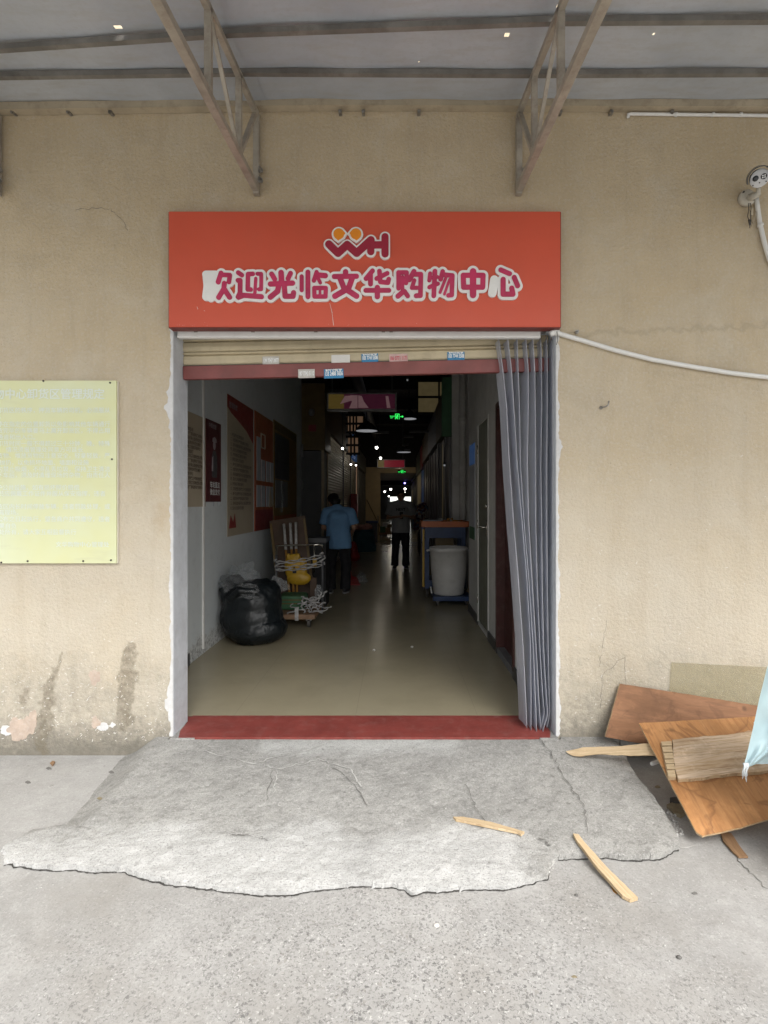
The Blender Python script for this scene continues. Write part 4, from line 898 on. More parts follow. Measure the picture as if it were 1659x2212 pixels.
# ------------------------------------------------------------------ curtain rail and strip curtain
CY = 3.05
RL = thing('curtain_rail', (-0.2, CY, 2.4), 'white rail with clips across the top of the doorway', 'rail')
a = P(385, 723, CY); b = P(1195, 723, CY); zt = P(0, 715, CY).z; zb2 = P(0, 731, CY).z
g = MB(); g.box((a.x, CY-.012, zb2+.010), (b.x-.08, CY+.02, zt-.006)); g.box((a.x, CY-.016, zb2), (b.x-.08, CY+.02, zb2+.010)); g.build('rail', K['white_pvc'], RL, bevel=.002)
for u in (425, 548, 683, 828, 845, 1175): q = P(u, 716, CY); g = MB(); g.box((q.x-.010, CY-.018, q.z-.010), (q.x+.010, CY+.02, q.z+.006)); g.build('clip', K['bolt'], RL)
PC = thing('strip_curtain', (0.85, 3.1, 2.4), 'folded clear plastic strip curtain drawn to the right side of the doorway', 'curtain')
PV = [733, 800, 880, 1000, 1130, 1250, 1400, 1500, 1545, 1577]
FR = [[1077,1086,1094,1100,1109,1119,1130,1135,1137,1138], [1097,1105,1110,1117,1128,1138,1146,1147,1147,1147], [1117,1119,1122,1124,1132,1142,1152,1156,1158,1159],
      [1136,1141,1141,1139,1142,1149,1158,1163,1166,1168], [1151,1155,1156,1157,1157,1160,1166,1172,1176,1166], [1168,1170,1170,1168,1170,1171,1174,1180,1183,1172],
      [1181,1182,1182,1181,1181,1182,1184,1186,1187,1180], [1193,1193,1193,1193,1192,1193,1194,1194,1193,1190]]
def interp(row, v): return float(np.interp(v, PV, row))
nv = 46
for k in range(8):
    mb = MB(); ed = MB(); cols = []
    vs_ = [733 + (1578 + (k % 3) * 5 - 6 - 733) * i / nv for i in range(nv + 1)]
    for v in vs_:
        yf = 3.085 + 0.010 * math.sin(k * 2.1 + v * .004); yb3 = 3.20 + 0.02 * math.cos(k * 1.7 + v*.003)
        uf = interp(FR[k], v); un = interp(FR[k+1], v) if k < 7 else uf + 9
        up = interp(FR[k-1], v) if k > 0 else uf - 16
        z = H + (CV - v) * yf / F; xf = (uf - CU) * yf / F; xn = (un - CU) * yf / F; xp = (up - CU) * yf / F
        pr = Vector((xf + (xn - xf) * .50 , yb3, z)); pl = Vector((xp + (xf - xp) * .62, yb3 + .015, z)); fr = Vector((xf, yf, z))
        row = []
        for t in (0, .35, .7, .92): row.append(pl.lerp(fr, t) + Vector((0.004*math.sin(t*3.1), 0, 0)))
        row.append(fr)
        for t in (.08, .3, .65, 1): row.append(fr.lerp(pr, t) + Vector((0.005*math.sin(t*3.1), 0, 0)))
        cols.append(row)
    n = len(cols[0]); mb.v = [p for r_ in cols for p in r_]
    for i in range(nv):
        for j in range(n-1): mb.f.append((i*n+j, i*n+j+1, (i+1)*n+j+1, (i+1)*n+j)); mb.m.append(0)
    s = mb.build('plastic_strip', K['pvc_strip'], PC, True)
    ed.tube([r_[4] + Vector((0, -.003, 0)) for r_ in cols], 0.0022, 6); ed.build('strip_fold', K['pvc_edge'], s, True)
    q = cols[0][4]; g = MB(); g.tube([q + Vector((0, .02, 0)), q + Vector((.004, .02, .018)), q + Vector((0, .02, .034))], .004, 6); g.build('hook', K['chrome'], s)

# ------------------------------------------------------------------ fittings on the facade
def px_tube(name, pts, r, mat, label, cat, y=YW-.018, group=None):
    P0 = [P(u, v, y) for u, v in pts]; t = thing(name, P0[0], label, cat, group); mb = MB(); mb.tube(P0, r, 12); mb.build('pipe', mat, t, True); return t, P0
t, p = px_tube('sagging_conduit', [(1190,719),(1200,716),(1212,722),(1260,736),(1330,757),(1410,777),(1500,793),(1580,806),(1660,815),(1760,822)], .0135, K['white_pvc'], 'white plastic conduit sagging across the wall right of the sign', 'pipe')
g = MB(); q = P(1196, 718, YW-.02); g.tube([q + Vector((-.02, .0, -.012)), q, q + Vector((.03, 0, -.004))], .018, 12); g.build('elbow', K['white_pvc'], t, True)
g = MB(); g.tube([P(1203,716,YW-.04), P(1205,735,YW-.035), P(1202,745,YW-.03)], .002, 6); g.build('tie_wire', K['cable'], t)
t, p = px_tube('wall_conduit', [(1357,254),(1357,247),(1362,246),(1480,247.5),(1760,251)], .009, K['white_pvc'], 'thin white conduit under the awning in the top right corner', 'pipe', YW-.014)
for u in (1460, 1540, 1600): g = MB(); q = P(u, 247.5, YW-.014); g.tube([q + Vector((-.006,0,0)), q + Vector((.006,0,0))], .0125, 12); g.build('clip', K['white_pvc'], t, True)
# hook and bolt
q = P(1298, 881, YW); t = thing('wall_hook', q, 'small bent steel hook in the wall right of the doorway', 'hook'); g = MB()
g.tube([q, q+Vector((.004,-.02,0)), q+Vector((.018,-.035,.002)), q+Vector((.03,-.035,.012)), q+Vector((.033,-.035,.034))], .0045, 8); g.tube([q + Vector((0,-.001,0)), q + Vector((0,-.006,0))], .011, 6); g.build('hook', K['bolt'], t, True)
q = P(1245, 718, YW); t = thing('wall_bolt', q, 'grey bolt end in the wall just above the sagging conduit', 'bolt'); g = MB(); g.tube([q, q+Vector((0,-.03,0))], .006, 8); g.tube([q+Vector((0,-.004,0)), q+Vector((0,-.014,0))], .012, 6); g.build('bolt', K['bolt'], t)
# security camera
q = P(1610, 431, YW); t = thing('security_camera', q, 'white bullet security camera with a dark hood on a beige wall bracket', 'security camera')
g = MB(); g.tube([q, q+Vector((0,-.022,0)), q+Vector((0,-.03,0))], [.048, .048, .038], 24); g.build('wall_base', K['cam_beige'], t, True)
for dx, dz in ((-.03,.027),(.03,-.02)): g = MB(); g.tube([q+Vector((dx,-.026,dz)), q+Vector((dx,-.033,dz))], .005, 8); g.build('screw', K['nail'], t)
c = P(1641, 385, 2.80); j = P(1637, 418, 2.84); fw = (c - CAM + Vector((-.25, 0, .1))).normalized(); rt = fw.cross(Vector((0, 0, 1))).normalized(); upv = rt.cross(fw)
def cl(x, y, z): return c + rt*x + fw*y + upv*z
g = MB(); g.tube([q+Vector((.005,-.025,-.006)), q+Vector((.02,-.07,-.012)), j+Vector((-.012,.03,-.008)), j+Vector((0,0,-.004))], [.022,.019,.016,.014], 12); g.tube([j+Vector((0,0,-.012)), cl(0, .03, -.04)], .011, 10); g.build('arm', K['cam_beige'], t, True)
g = MB(); g.tube([cl(0,.14,0), cl(0,.13,0), cl(0,.004,0), cl(0,0,0)], [.03, .044, .046, .042], 28); g.build('housing', K['cam_white'], t, True)
hood = MB(); prof = []
for k in range(-6, 7): aa = R(90 + k*18); prof.append((math.cos(aa)*.054, math.sin(aa)*.054 + .002))
n = len(prof); vs = [cl(px_, y_, pz_) for y_ in (-.018, .14) for px_, pz_ in prof] + [cl(px_*1.08, y_, pz_*1.08) for y_ in (-.018, .14) for px_, pz_ in prof]
fs = [(i, i+1, n+i+1, n+i) for i in range(n-1)] + [(2*n+i, 2*n+i+1, 3*n+i+1, 3*n+i) for i in range(n-1)] + [(i, i+1, 2*n+i+1, 2*n+i) for i in range(n-1)]
hood.add(vs, fs); hood.build('hood', K['cam_dark'], t)
for dx, r_ in ((-.019, .0145), (.019, .0145)):
    g = MB(); g.tube([cl(dx, .001, .004), cl(dx, -.0025, .004)], r_, 18); ln = g.build('lens', K['cam_dark'], t, True)
    if dx > 0:
        for ax, az in ((-.005,-.005),(.005,-.005),(-.005,.005),(.005,.005)): g = MB(); g.tube([cl(dx+ax,-.001,.004+az), cl(dx+ax,-.0035,.004+az)], .004, 8); g.build('infrared_led', K['ink_white'], ln)
for dx, dz in ((-.03,-.027),(.03,-.024),(0,-.022)): g = MB(); g.tube([cl(dx,.001,dz), cl(dx,-.003,dz)], .0035, 8); g.build('screw', K['nail'], t)
g = MB(); b0 = q+Vector((.0,-.03,-.04))
g.tube([b0, b0+Vector((-.004,-.004,-.05)), b0+Vector((-.012,-.006,-.08)), b0+Vector((-.002,-.006,-.11)), b0+Vector((.004,-.004,-.15))], .0022, 6); g.tube([b0+Vector((.01,0,0)), b0+Vector((.014,0,-.03)), b0+Vector((.002,-.01,-.06)), b0+Vector((.008,-.006,-.10)), b0+Vector((.01,-.004,-.14))], .002, 6); g.tube([b0+Vector((-.002,-.005,-.10)), b0+Vector((.004,-.005,-.13))], .006, 8); g.build('cable', K['cable'], t, True)
g = MB(); g.tube([b0+Vector((.012,-.004,-.03)), b0+Vector((.013,-.006,-.075))], .008, 8); g.tube([b0+Vector((.014,-.004,-.1)), b0+Vector((.02,-.004,-.12)), b0+Vector((.034,-.002,-.09)), b0+Vector((.04,0,-.05))], .003, 6); g.build('connector', K['cable_pale'], t, True)
t, p = px_tube('camera_conduit', [(1634,428),(1636,445),(1641,480),(1650,520),(1662,560),(1700,640)], .0125, K['white_pvc'], 'white plastic pipe running down from the security camera', 'pipe', YW-.02)
g = MB(); q = P(1642, 484, YW-.02); g.tube([q, q + Vector((.003, 0, -.012))], .017, 12); g.build('collar', K['white_pvc'], t, True)
# yellow notice board
NY = 2.995
NB = thing('notice_board', (-2.2, NY, 1.6), 'faded yellow notice board with pale Chinese text nailed to the wall', 'notice board')
a = P(-190, 822, NY); b = P(251, 1217, NY)
g = MB(); g.box((a.x, NY, b.z), (b.x, NY+.012, a.z)); g.build('print_sheet', K['yellow_board'], NB, bevel=.0015)
g = MB(); g.box((a.x, NY+.012, b.z-.001), (b.x+.004, YW-.002, a.z-.002)); g.build('backing', K['board_edge'], NB)
TY = NY - .0012
def bline(text, u1, v, hpx, weight=.0006):
    sz_ = hpx*TY/F*1.12; q = P(u1, v, TY)
    me = text_mesh(text, sz_, 0.0, 'RIGHT'); parts = []
    for dx, dy, dz in ((0, 0, 0), (.0013, .0004, .0003), (.0004, .0008, .0012)) if hpx > 15 else ((0, 0, 0), (.0009, .0004, .0003)):
        b_ = len(parts)
        parts.append([(v_.co.x + dx*(2 if hpx > 15 else 1), v_.co.y + dz, dy) for v_ in me.vertices])
    nvt = len(me.vertices); fs_ = [tuple(i_) for i_ in (p_.vertices for p_ in me.polygons)]
    me2 = bpy.data.meshes.new('text_line'); me2.from_pydata([p_ for l_ in parts for p_ in l_], [], [tuple(i_ + k_*nvt for i_ in f_) for k_ in range(len(parts)) for f_ in fs_])
    me2.transform(Matrix.Translation(-ORG[NB.name]) @ facing(q)); link('text_line', me2, NB, [K['board_ink']])
bline('文华购物中心卸货区管理规定', 226, 860, 21.5, .0016)
LN = [(887,238,'为了规范卸货区的秩序，押货车辆的司机，必须服从'),(900,10,'管理。'),(917,238,'一、卸货的车辆必须按顺序停在指定的位置卸货以免影响其他车辆通行'),(931,238,'二、卸货完毕的车辆要马上离开卸货区，不得占用'),(945,84,'消防通道和出入口。'),
      (959,238,'三、卸货时间一般不得超过三十分钟，晚、特殊'),(972,180,'情况须报管理处同意方可延长'),(985,238,'四、装卸货物、堆放货物应注意安全，轻拿轻放，严'),(1000,192,'禁抛扔，以免损坏地面、墙面和设施'),(1014,238,'五、卸货区内禁止吸烟，不得乱丢垃圾，保持卫生清洁'),
      (1027,238,'六、货物上车下车后，须及时清理现场的杂物，由责任人'),(1054,172,'七、货主须自觉爱护公共设施，如有损坏照价赔偿'),(1067,228,'八、装卸人员应佩戴工作证件并服从保安指挥，违者'),(1095,238,'九、严禁在卸货区内长时间停放车辆，违者罚款处理，或'),
      (1108,48,'拖离现场。'),(1122,238,'十、本规定自公布之日起执行，望各商户共同遵守，违者'),(1137,36,'后果自负'),(1150,165,'解释权归管理处所有，请大家互相监督执行'),(1177,236,'文华购物中心管理处')]
for v, u1, s_ in LN: bline(s_, u1, v + 4, 11.5)
for u, v in ((94,823),(238,827),(242,992),(3,1215),(60,1212),(180,1212),(240,1210)):
    q = P(u, v, NY); g = MB(); g.tube([q, q+Vector((0,-.003,0))], .0055, 10); g.build('nail', K['nail'], NB)

# ------------------------------------------------------------------ timber leaning by the wall on the right
def board(name, plane, outl, thick, mat, label, cat, grain=(0, 1), jag=0.0, step=0.03, group=None, edge=None, parent=None, warp=0):
    p0, p1, p2 = plane; n = (p1-p0).cross(p2-p0).normalized()
    if n.dot(CAM - p0) < 0: n = -n
    pts = [onplane(u, v, p0, n) for u, v in outl]
    xd = (pts[grain[1]] - pts[grain[0]]).normalized(); yd = n.cross(xd).normalized(); c = sum(pts, Vector()) / len(pts)
    M = Matrix((xd, yd, n)).transposed().to_4x4(); M.translation = c; Mi = M.inverted(); loc = [Mi @ p for p in pts]
    ring = []; rnd = random.Random(sum(ord(ch) for ch in (label or name)))
    for i in range(len(loc)):
        a_, b_ = loc[i], loc[(i+1) % len(loc)]; k = max(1, int((b_-a_).length / step)); e = (b_-a_).normalized(); nn = Vector((-e.y, e.x, 0))
        jg = jag if not isinstance(jag, (list, tuple)) else jag[i]
        for q in range(k):
            t_ = q / k; ring.append(a_.lerp(b_, t_) + nn * (rnd.uniform(-jg, jg) if q else 0))
    m_ = len(ring); mb = MB(); mb.add(ring, [tuple(range(m_))])
    mb.cur = 1; mb.add(ring + [p - Vector((0, 0, thick)) for p in ring], [(k, m_+k, m_+(k+1) % m_, (k+1) % m_) for k in range(m_)] + [tuple(range(2*m_-1, m_-1, -1))])
    me = bpy.data.meshes.new(name); me.from_pydata([tuple(p) for p in mb.v], [], mb.f); me.materials.append(mat); me.materials.append(edge or mat); me.polygons.foreach_set('material_index', mb.m)
    bm = bmesh.new(); bm.from_mesh(me); bmesh.ops.recalc_face_normals(bm, faces=bm.faces); bm.to_mesh(me); bm.free()
    o = bpy.data.objects.new(name, me); COL.objects.link(o); o.matrix_world = M
    if parent is not None:
        o.parent = parent; o.matrix_parent_inverse = Matrix.Identity(4); o.matrix_basis = Matrix.Translation(-ORG[parent.name]) @ M; return o
    ORG[o.name] = c; return tag(o, label, cat, group)
# clear acrylic sheet
board('acrylic_sheet', (P(1450,1430,3.014), P(1760,1446,3.014), P(1440,1600,3.004)), [(1450,1431),(1760,1447),(1760,1640),(1440,1600)], .004, K['acrylic'], 'clear yellowish plastic sheet leaning on the wall behind the plywood', 'plastic sheet')
board('plywood_sheet', (P(1340,1477,2.985), P(1700,1532,2.985), P(1308,1593,2.90)), [(1340,1477),(1500,1502),(1760,1545),(1760,1665),(1600,1640),(1435,1613),(1370,1604),(1308,1592)], .012, K['ply_rear'], 'dark brown plywood sheet leaning lowest against the wall', 'plywood sheet', jag=.0012, edge=K['ply_edge'], group='plywood sheets by the wall')
FP = (P(1380,1562,2.78), P(1720,1542,2.78), P(1518,1805,2.20))
board('plywood_sheet', FP, [(1380,1562),(1560,1552),(1760,1540),(1780,1742),(1659,1770),(1600,1788),(1518,1806),(1504,1797)], .010, K['ply_front'], 'large orange plywood sheet lying in front with the grey board on it', 'plywood sheet', grain=(0, 7), jag=.0015, edge=K['ply_edge'], group='plywood sheets by the wall')
nF = (FP[1]-FP[0]).cross(FP[2]-FP[0]).normalized(); nF = nF if nF.dot(CAM-FP[0]) > 0 else -nF
WB = thing('weathered_board', FP[0] + nF*.02, 'rough weathered timber board with cracked end lying on the orange plywood', 'board')
PL2 = tuple(p + nF*.024 for p in FP)
board('plank', PL2, [(1452,1598),(1520,1590),(1560,1588),(1640,1576),(1780,1560),(1790,1650),(1659,1664),(1560,1674),(1466,1684),(1458,1660)], .020, K['plank_old'], None, None, (1, 4), jag=.004, parent=WB, edge=K['lath'])
vv = [1601, 1612, 1626, 1640, 1650, 1663, 1680]
for k in range(6):
    board('split_end', PL2, [(1428+k*2.6, vv[k]+1), (1450+k*1.5, vv[k]), (1452+k*1.7, vv[k+1]-1.6), (1431+k*2.6, vv[k+1]-1.4)], .022, K['lath'], None, None, (0, 1), jag=.0015, step=.015, parent=WB)
# support under the sheets, outside the picture
t = thing('timber_block', P(1740, 1700, 2.55), 'timber offcut propping the orange plywood', 'timber'); g = MB(); q = onz(1760, 1700, GZ); g.box((q.x-.02, q.y-.05, GZ), (q.x+.25, q.y+.04, GZ+.16)); g.box((q.x+.0, q.y+.25, GZ), (q.x+.3, q.y+.34, GZ+.27)); g.build('block', K['lath_dark'], t)
zs_ = Vector((0, 0, 1))
def flat(z): return (Vector((0, 2, z)), Vector((1, 2, z)), Vector((0, 3, z)))
board('wood_lath', (P(1222,1625,2.84), P(1410,1614,2.66), P(1235,1634,2.81)), [(1222,1623),(1260,1614),(1340,1612),(1390,1606),(1412,1606),(1415,1632),(1370,1632),(1290,1629),(1255,1634),(1236,1632)], .006, K['lath'], 'pale split lath poking left from under the plywood', 'lath', (1, 4), jag=[.003,.001,.001,.001,0,.001,.002,.002,.003,.003], step=.02, group='loose wood laths')
zz = slab_top(0.4, 2.25) + .014
board('wood_lath', flat(zz + .004), [(979,1764),(1000,1764),(1060,1775),(1133,1796),(1126,1802),(1118,1797),(1050,1783),(985,1770)], .010, K['lath'], 'short pale lath lying on the ramp', 'lath', (1, 3), jag=.0012, step=.02, group='loose wood laths')
La_, Lb_ = onz(1243, 1803, -.058), onz(1370, 1940, GZ + .017)
board('wood_lath', (La_, La_ + Vector((1, .02, 0)), Lb_), [(1238,1800),(1250,1802),(1262,1818),(1320,1882),(1378,1938),(1362,1943),(1345,1934),(1290,1873),(1248,1818)], .014, K['lath'], 'pale broken lath lying on the yard in front of the ramp', 'lath', (2, 4), jag=.0012, step=.02, group='loose wood laths')
board('wood_lath', flat(GZ + .012), [(1555,1792),(1580,1800),(1600,1830),(1616,1850),(1596,1850),(1580,1836),(1562,1815)], .008, K['lath_dark'], 'dark brown strip on the yard under the orange plywood', 'lath', (1, 3), jag=.001, step=.02, group='loose wood laths')
# small grey tiles at the foot of the wall, pipe stub, scraps
t = thing('tile_row', P(1400, 1640, 2.98), 'row of small grey tiles along the foot of the wall behind the timber', 'tiles')
zt_ = [-.10, -.055, -.008]; first = None
for j in range(2):
    for k in range(15):
        x_ = P(1322, 0, 2.985).x + k*.052 + random.uniform(-.001, .001); g = MB(); g.box((x_, 2.99+random.uniform(0,.003), zt_[j]+.002), (x_+.048, YW-.001, zt_[j+1]-.002)); g.build('tile', K['tile_wall'], t)
t = thing('pipe_stub', P(1412, 1647, 2.7), 'short white pipe end sticking out under the plywood', 'pipe'); g = MB(); g.tube([P(1408,1650,2.68), P(1440,1638,2.82)], .010, 12, True); g.build('pipe', K['white_pvc'], t, True)
def scrap(name, pts, mat, label, cat, z=GZ, h=.012):
    q = [onz(u, v, z) for u, v in pts]; c = sum(q, Vector())/len(q); o = MB(); n = len(q)
    up = [p + Vector((0, 0, h + random.uniform(-.4, .6)*h)) for p in q]; o.add(q + up, [tuple(range(n, 2*n))] + [(k, (k+1) % n, n+(k+1) % n, n+k) for k in range(n)]); return tag(o.build(name, mat), label, cat)
scrap('cardboard_scrap', [(1440,1745),(1460,1735),(1485,1740),(1490,1755),(1470,1768),(1455,1760)], K['chip'], 'torn brown cardboard scrap beside the orange plywood', 'cardboard')
scrap('black_scrap', [(1447,1735),(1470,1731),(1490,1735),(1475,1742),(1455,1740)], K['cable'], 'crumpled black plastic scrap by the torn cardboard', 'plastic scrap', h=.02)
scrap('concrete_chip', [(1405,1826),(1425,1818),(1440,1822),(1425,1834),(1410,1834)], K['chip'], 'loose mossy concrete chip at the ramp corner', 'concrete chip', h=.01)
scrap('dry_leaf', [(108,1650),(113,1645),(119,1649),(114,1656)], K['lath_dark'], 'small brown dry leaf on the yard by the left wall', 'leaf', h=.008)
for (u, v, lab) in ((1240,1640,'upper'),):
    pass
# pale blue plastic over goods at the right edge
TP = thing('plastic_tarp', P(1700, 1600, 2.1), 'pale blue plastic sheet with a frayed white corner at the right edge', 'plastic sheet')
mb = MB(); ty = 2.02
rows = [((1672,1385),(1760,1330)), ((1655,1450),(1770,1400)), ((1640,1510),(1775,1480)), ((1625,1580),(1780,1545)), ((1612,1635),(1715,1600)), ((1604,1662),(1640,1648))]
G = []
for i in range(26):
    s_ = i/25*5; k = min(4, int(s_)); f_ = s_-k; row = []
    for j in range(15):
        t_ = j/14; a0, b0_ = rows[k]; a1, b1 = rows[k+1]
        u = (a0[0]*(1-f_)+a1[0]*f_)*(1-t_) + (b0_[0]*(1-f_)+b1[0]*f_)*t_; v = (a0[1]*(1-f_)+a1[1]*f_)*(1-t_) + (b0_[1]*(1-f_)+b1[1]*f_)*t_
        yy = ty + .05*math.sin(t_*7 + i*.08)*(1-i/30) + .02*mnoise.noise(Vector((t_*6, i*.3, 2))) + .06*t_; row.append(P(u, v, yy))
    G.append(row)
for row in G: mb.v += row
for i in range(25):
    for j in range(14): mb.f.append((i*15+j, i*15+j+1, (i+1)*15+j+1, (i+1)*15+j)); mb.m.append(0)
mb.build('sheet', K['tarp'], TP, True)
mb = MB(); back = [P(1628,1560,2.12), P(1800,1500,2.12), P(1800,1650,2.12), P(1622,1650,2.12)]
for i in range(9):
    for j in range(9):
        a_ = back[0].lerp(back[1], j/8).lerp(back[3].lerp(back[2], j/8), i/8); mb.v.append(a_ + Vector((0, .012*mnoise.noise(Vector((i*.6, j*.6, 7))), 0)))
for i in range(8):
    for j in range(8): mb.f.append((i*9+j, i*9+j+1, (i+1)*9+j+1, (i+1)*9+j)); mb.m.append(0)
mb.build('rear_sheet', K['tarp'], TP, True)
mb = MB()
for k in range(7):
    a_ = P(1606 + k*1.5, 1648, ty-.005); mb.tube([a_, a_ + Vector((random.uniform(-.006,.006), -.004, -.015)), a_ + Vector((random.uniform(-.01,.006), -.004, -.03)), a_ + Vector((random.uniform(-.012,.004), -.004, -.05 - .012*(k % 3)))], [.004,.0025,.002,.001], 5)
mb.build('frayed_corner', K['tarp_white'], TP, True)
mb = MB(); q = onz(1800, 1700, GZ); mb.box((1.615, 1.86, GZ), (2.2, 2.075, .93)); mb.build('covered_box', K['kraft'], TP, bevel=.02)

# ================================================================== inside the corridor
XS = -1.384                       # front line of the shops on the left
# ------------------------------------------------------------------ posters on the left wall
def lw(u, v): return onx(u, v, XWL)
def poster(y0, y1, z0, z1, mat, label, cat='poster', name='wall_poster', th=.006, group='posters on the corridor wall'):
    t = thing(name, (XWL, (y0+y1)/2, (z0+z1)/2), label, cat, group); g = MB(); g.box((XWL+.001, y0, z0), (XWL+th, y1, z1)); g.build('sheet', mat, t); return t
def pblock(t, name, y0, y1, z0, z1, mat, x=.009): g = MB(); g.box((XWL+.004, y0, z0), (XWL+x, y1, z1)); return g.build(name, mat, t)
def plines(t, y0, y1, z0, z1, n, size, mat, txt):
    for k in range(n):
        z = z1 - (z1-z0)*k/max(1, n-1); me = text_mesh(txt[k % len(txt)], size, .0005); wd = max(v.co.x for v in me.vertices); lim = (y1-y0)*(1 if (k*7) % 5 else .6); kx = min(1, lim/wd)
        me.transform(Matrix.Translation(-ORG[t.name]) @ leftwall((XWL+.0105, y0, z)) @ Matrix.Diagonal((kx, 1, 1, 1))); me.name = 'text_line'; link('text_line', me, t, [mat])
TX = ['一、商户应当遵守市场各项规章制度服从管理', '二、经营场所内严禁吸烟和使用明火', '三、保持通道畅通不得占道经营堆放货物', '四、爱护公共设施损坏照价赔偿', '五、按时缴纳各项费用不得拖欠', '六、文明经营礼貌待客公平交易诚信服务']
a = poster(4.02, 4.71, 1.36, 2.18, K['poster_beige'], 'beige printed rules sheet nearest the doorway on the left wall'); plines(a, 4.10, 4.62, 1.52, 2.02, 14, .034, K['ink'], TX)
a = poster(4.715, 5.10, 1.405, 2.185, K['poster_maroon'], 'narrow dark maroon poster of a uniformed figure in a cap', th=.014)
bx = MB(); C_ = Vector((XWL+.016, 4.90, 0))
def flatshape(t, name, pts, mat, x): g = MB(); q = [Vector((XWL+x, y, z)) for y, z in pts]; g.quad(*q); g.add(q + [p - Vector((.004,0,0)) for p in q], [(k, (k+1) % len(q), len(q)+(k+1) % len(q), len(q)+k) for k in range(len(q))]); return g.build(name, mat, t)
def oval(cy, cz, ry, rz, n=16): return [(cy+ry*math.cos(2*math.pi*k/n), cz+rz*math.sin(2*math.pi*k/n)) for k in range(n)]
flatshape(a, 'printed_head', oval(4.91, 1.955, .032, .045), K['figure_pale'], .017); flatshape(a, 'printed_cap', [(4.86,1.985),(4.87,2.02),(4.91,2.035),(4.955,2.02),(4.965,1.985)], K['figure_pale'], .019)
flatshape(a, 'printed_body', [(4.85,1.64),(4.845,1.84),(4.88,1.90),(4.945,1.90),(4.985,1.84),(4.98,1.64)], K['dark_grey'], .0165); flatshape(a, 'printed_arm', [(4.845,1.70),(4.85,1.83),(4.875,1.85),(4.872,1.70)], K['figure_pale'], .018)
me = None
for txt, z in (('车站直达', 1.545), ('微信支付', 1.475)): lettering(txt, .066, leftwall((XWL+.0175, 4.79, z)), K['ink_white'], a, .001)
lettering('中国加盟', .05, leftwall((XWL+.0175, 4.76, 2.115)), K['figure_pale'], a, .001)
for y in (4.90, 5.06): g = MB(); g.box((XWL+.004, y, 1.36), (XWL+.010, y+.012, 1.41)); g.build('tape', K['paper'], a)
a = poster(5.316, 6.27, 1.035, 2.545, K['poster_beige'], 'tall beige rules board with a dark red top'); 
flatshape(a, 'red_header', [(5.316,2.545),(5.316,2.41),(5.45,2.36),(5.75,2.30),(6.0,2.24),(6.27,2.12),(6.27,2.545)], K['poster_red'], .0085)
plines(a, 5.40, 6.18, 1.32, 2.12, 16, .042, K['ink'], TX); lettering('管理制度', .07, leftwall((XWL+.0105, 5.36, 2.42)), K['figure_pale'], a, .001)
flatshape(a, 'red_emblem', [(5.36,1.12),(5.42,1.26),(5.50,1.18),(5.56,1.28),(5.60,1.12)], K['poster_red'], .0085)
a = poster(6.335, 7.25, 1.035, 2.555, K['poster_orange'], 'orange information board with papers in clear pockets', th=.012)
g = MB()
for p, q in (((6.60,2.12),(6.60,2.30)),((6.60,2.30),(6.80,2.30)),((6.80,2.30),(6.80,2.12)),((6.80,2.12),(6.60,2.12))): g.bar((XWL+.015, p[0], p[1]), (XWL+.015, q[0], q[1]), .014)
g.build('pale_square', K['poster_beige'], a)
for i, (y, z) in enumerate(((6.40,1.98),(6.40,1.70),(6.62,1.70),(6.86,1.70),(7.08,1.70),(6.40,1.36),(6.62,1.36),(6.86,1.36),(7.05,1.36))):
    pblock(a, 'document_sheet', y, y+.18, z-.02, z+.26, K['paper'], .018); 
flatshape(a, 'peeling_sheet', [(6.98,1.33),(7.04,1.62),(7.22,1.34)], K['poster_beige'], .024)
pblock(a, 'lower_panel', 6.34, 7.24, 1.04, 1.30, K['poster_red'], .013)
a = poster(7.31, 8.95, 0.98, 2.60, K['poster_ochre'], 'ochre poster board with black sheets at the far end of the left wall', th=.012)
pblock(a, 'dark_sheet', 7.36, 8.30, 1.75, 2.42, K['poster_dark'], .02); pblock(a, 'dark_sheet', 7.38, 8.2, 1.32, 1.73, K['mid_grey'], .018); pblock(a, 'orange_strip', 7.32, 8.9, 1.0, 1.2, K['poster_orange'], .015)
pblock(a, 'yellow_header', 7.33, 8.9, 2.46, 2.58, K['fascia'], .016); g = MB(); g.tube([(XWL+.03, 7.72, 1.25), (XWL+.035, 7.74, 1.5), (XWL+.025, 7.7, 1.72)], .02, 6); g.build('film_scrap', K['film'], a)
# notice on the right wall
t = thing('wall_notice', (XWR, 6.2, 1.5), 'tall notice with blue header and green foot on the right wall', 'notice')
g = MB(); g.box((XWR-.008, 5.98, .95), (XWR-.001, 6.40, 2.11)); g.build('sheet', K['paper'], t); g = MB(); g.box((XWR-.011, 5.98, 1.86), (XWR-.008, 6.40, 2.11)); g.build('blue_header', K['shop_blue'], t)
g = MB(); g.box((XWR-.011, 5.98, .95), (XWR-.008, 6.40, 1.10)); g.build('green_foot', K['green_box'], t)

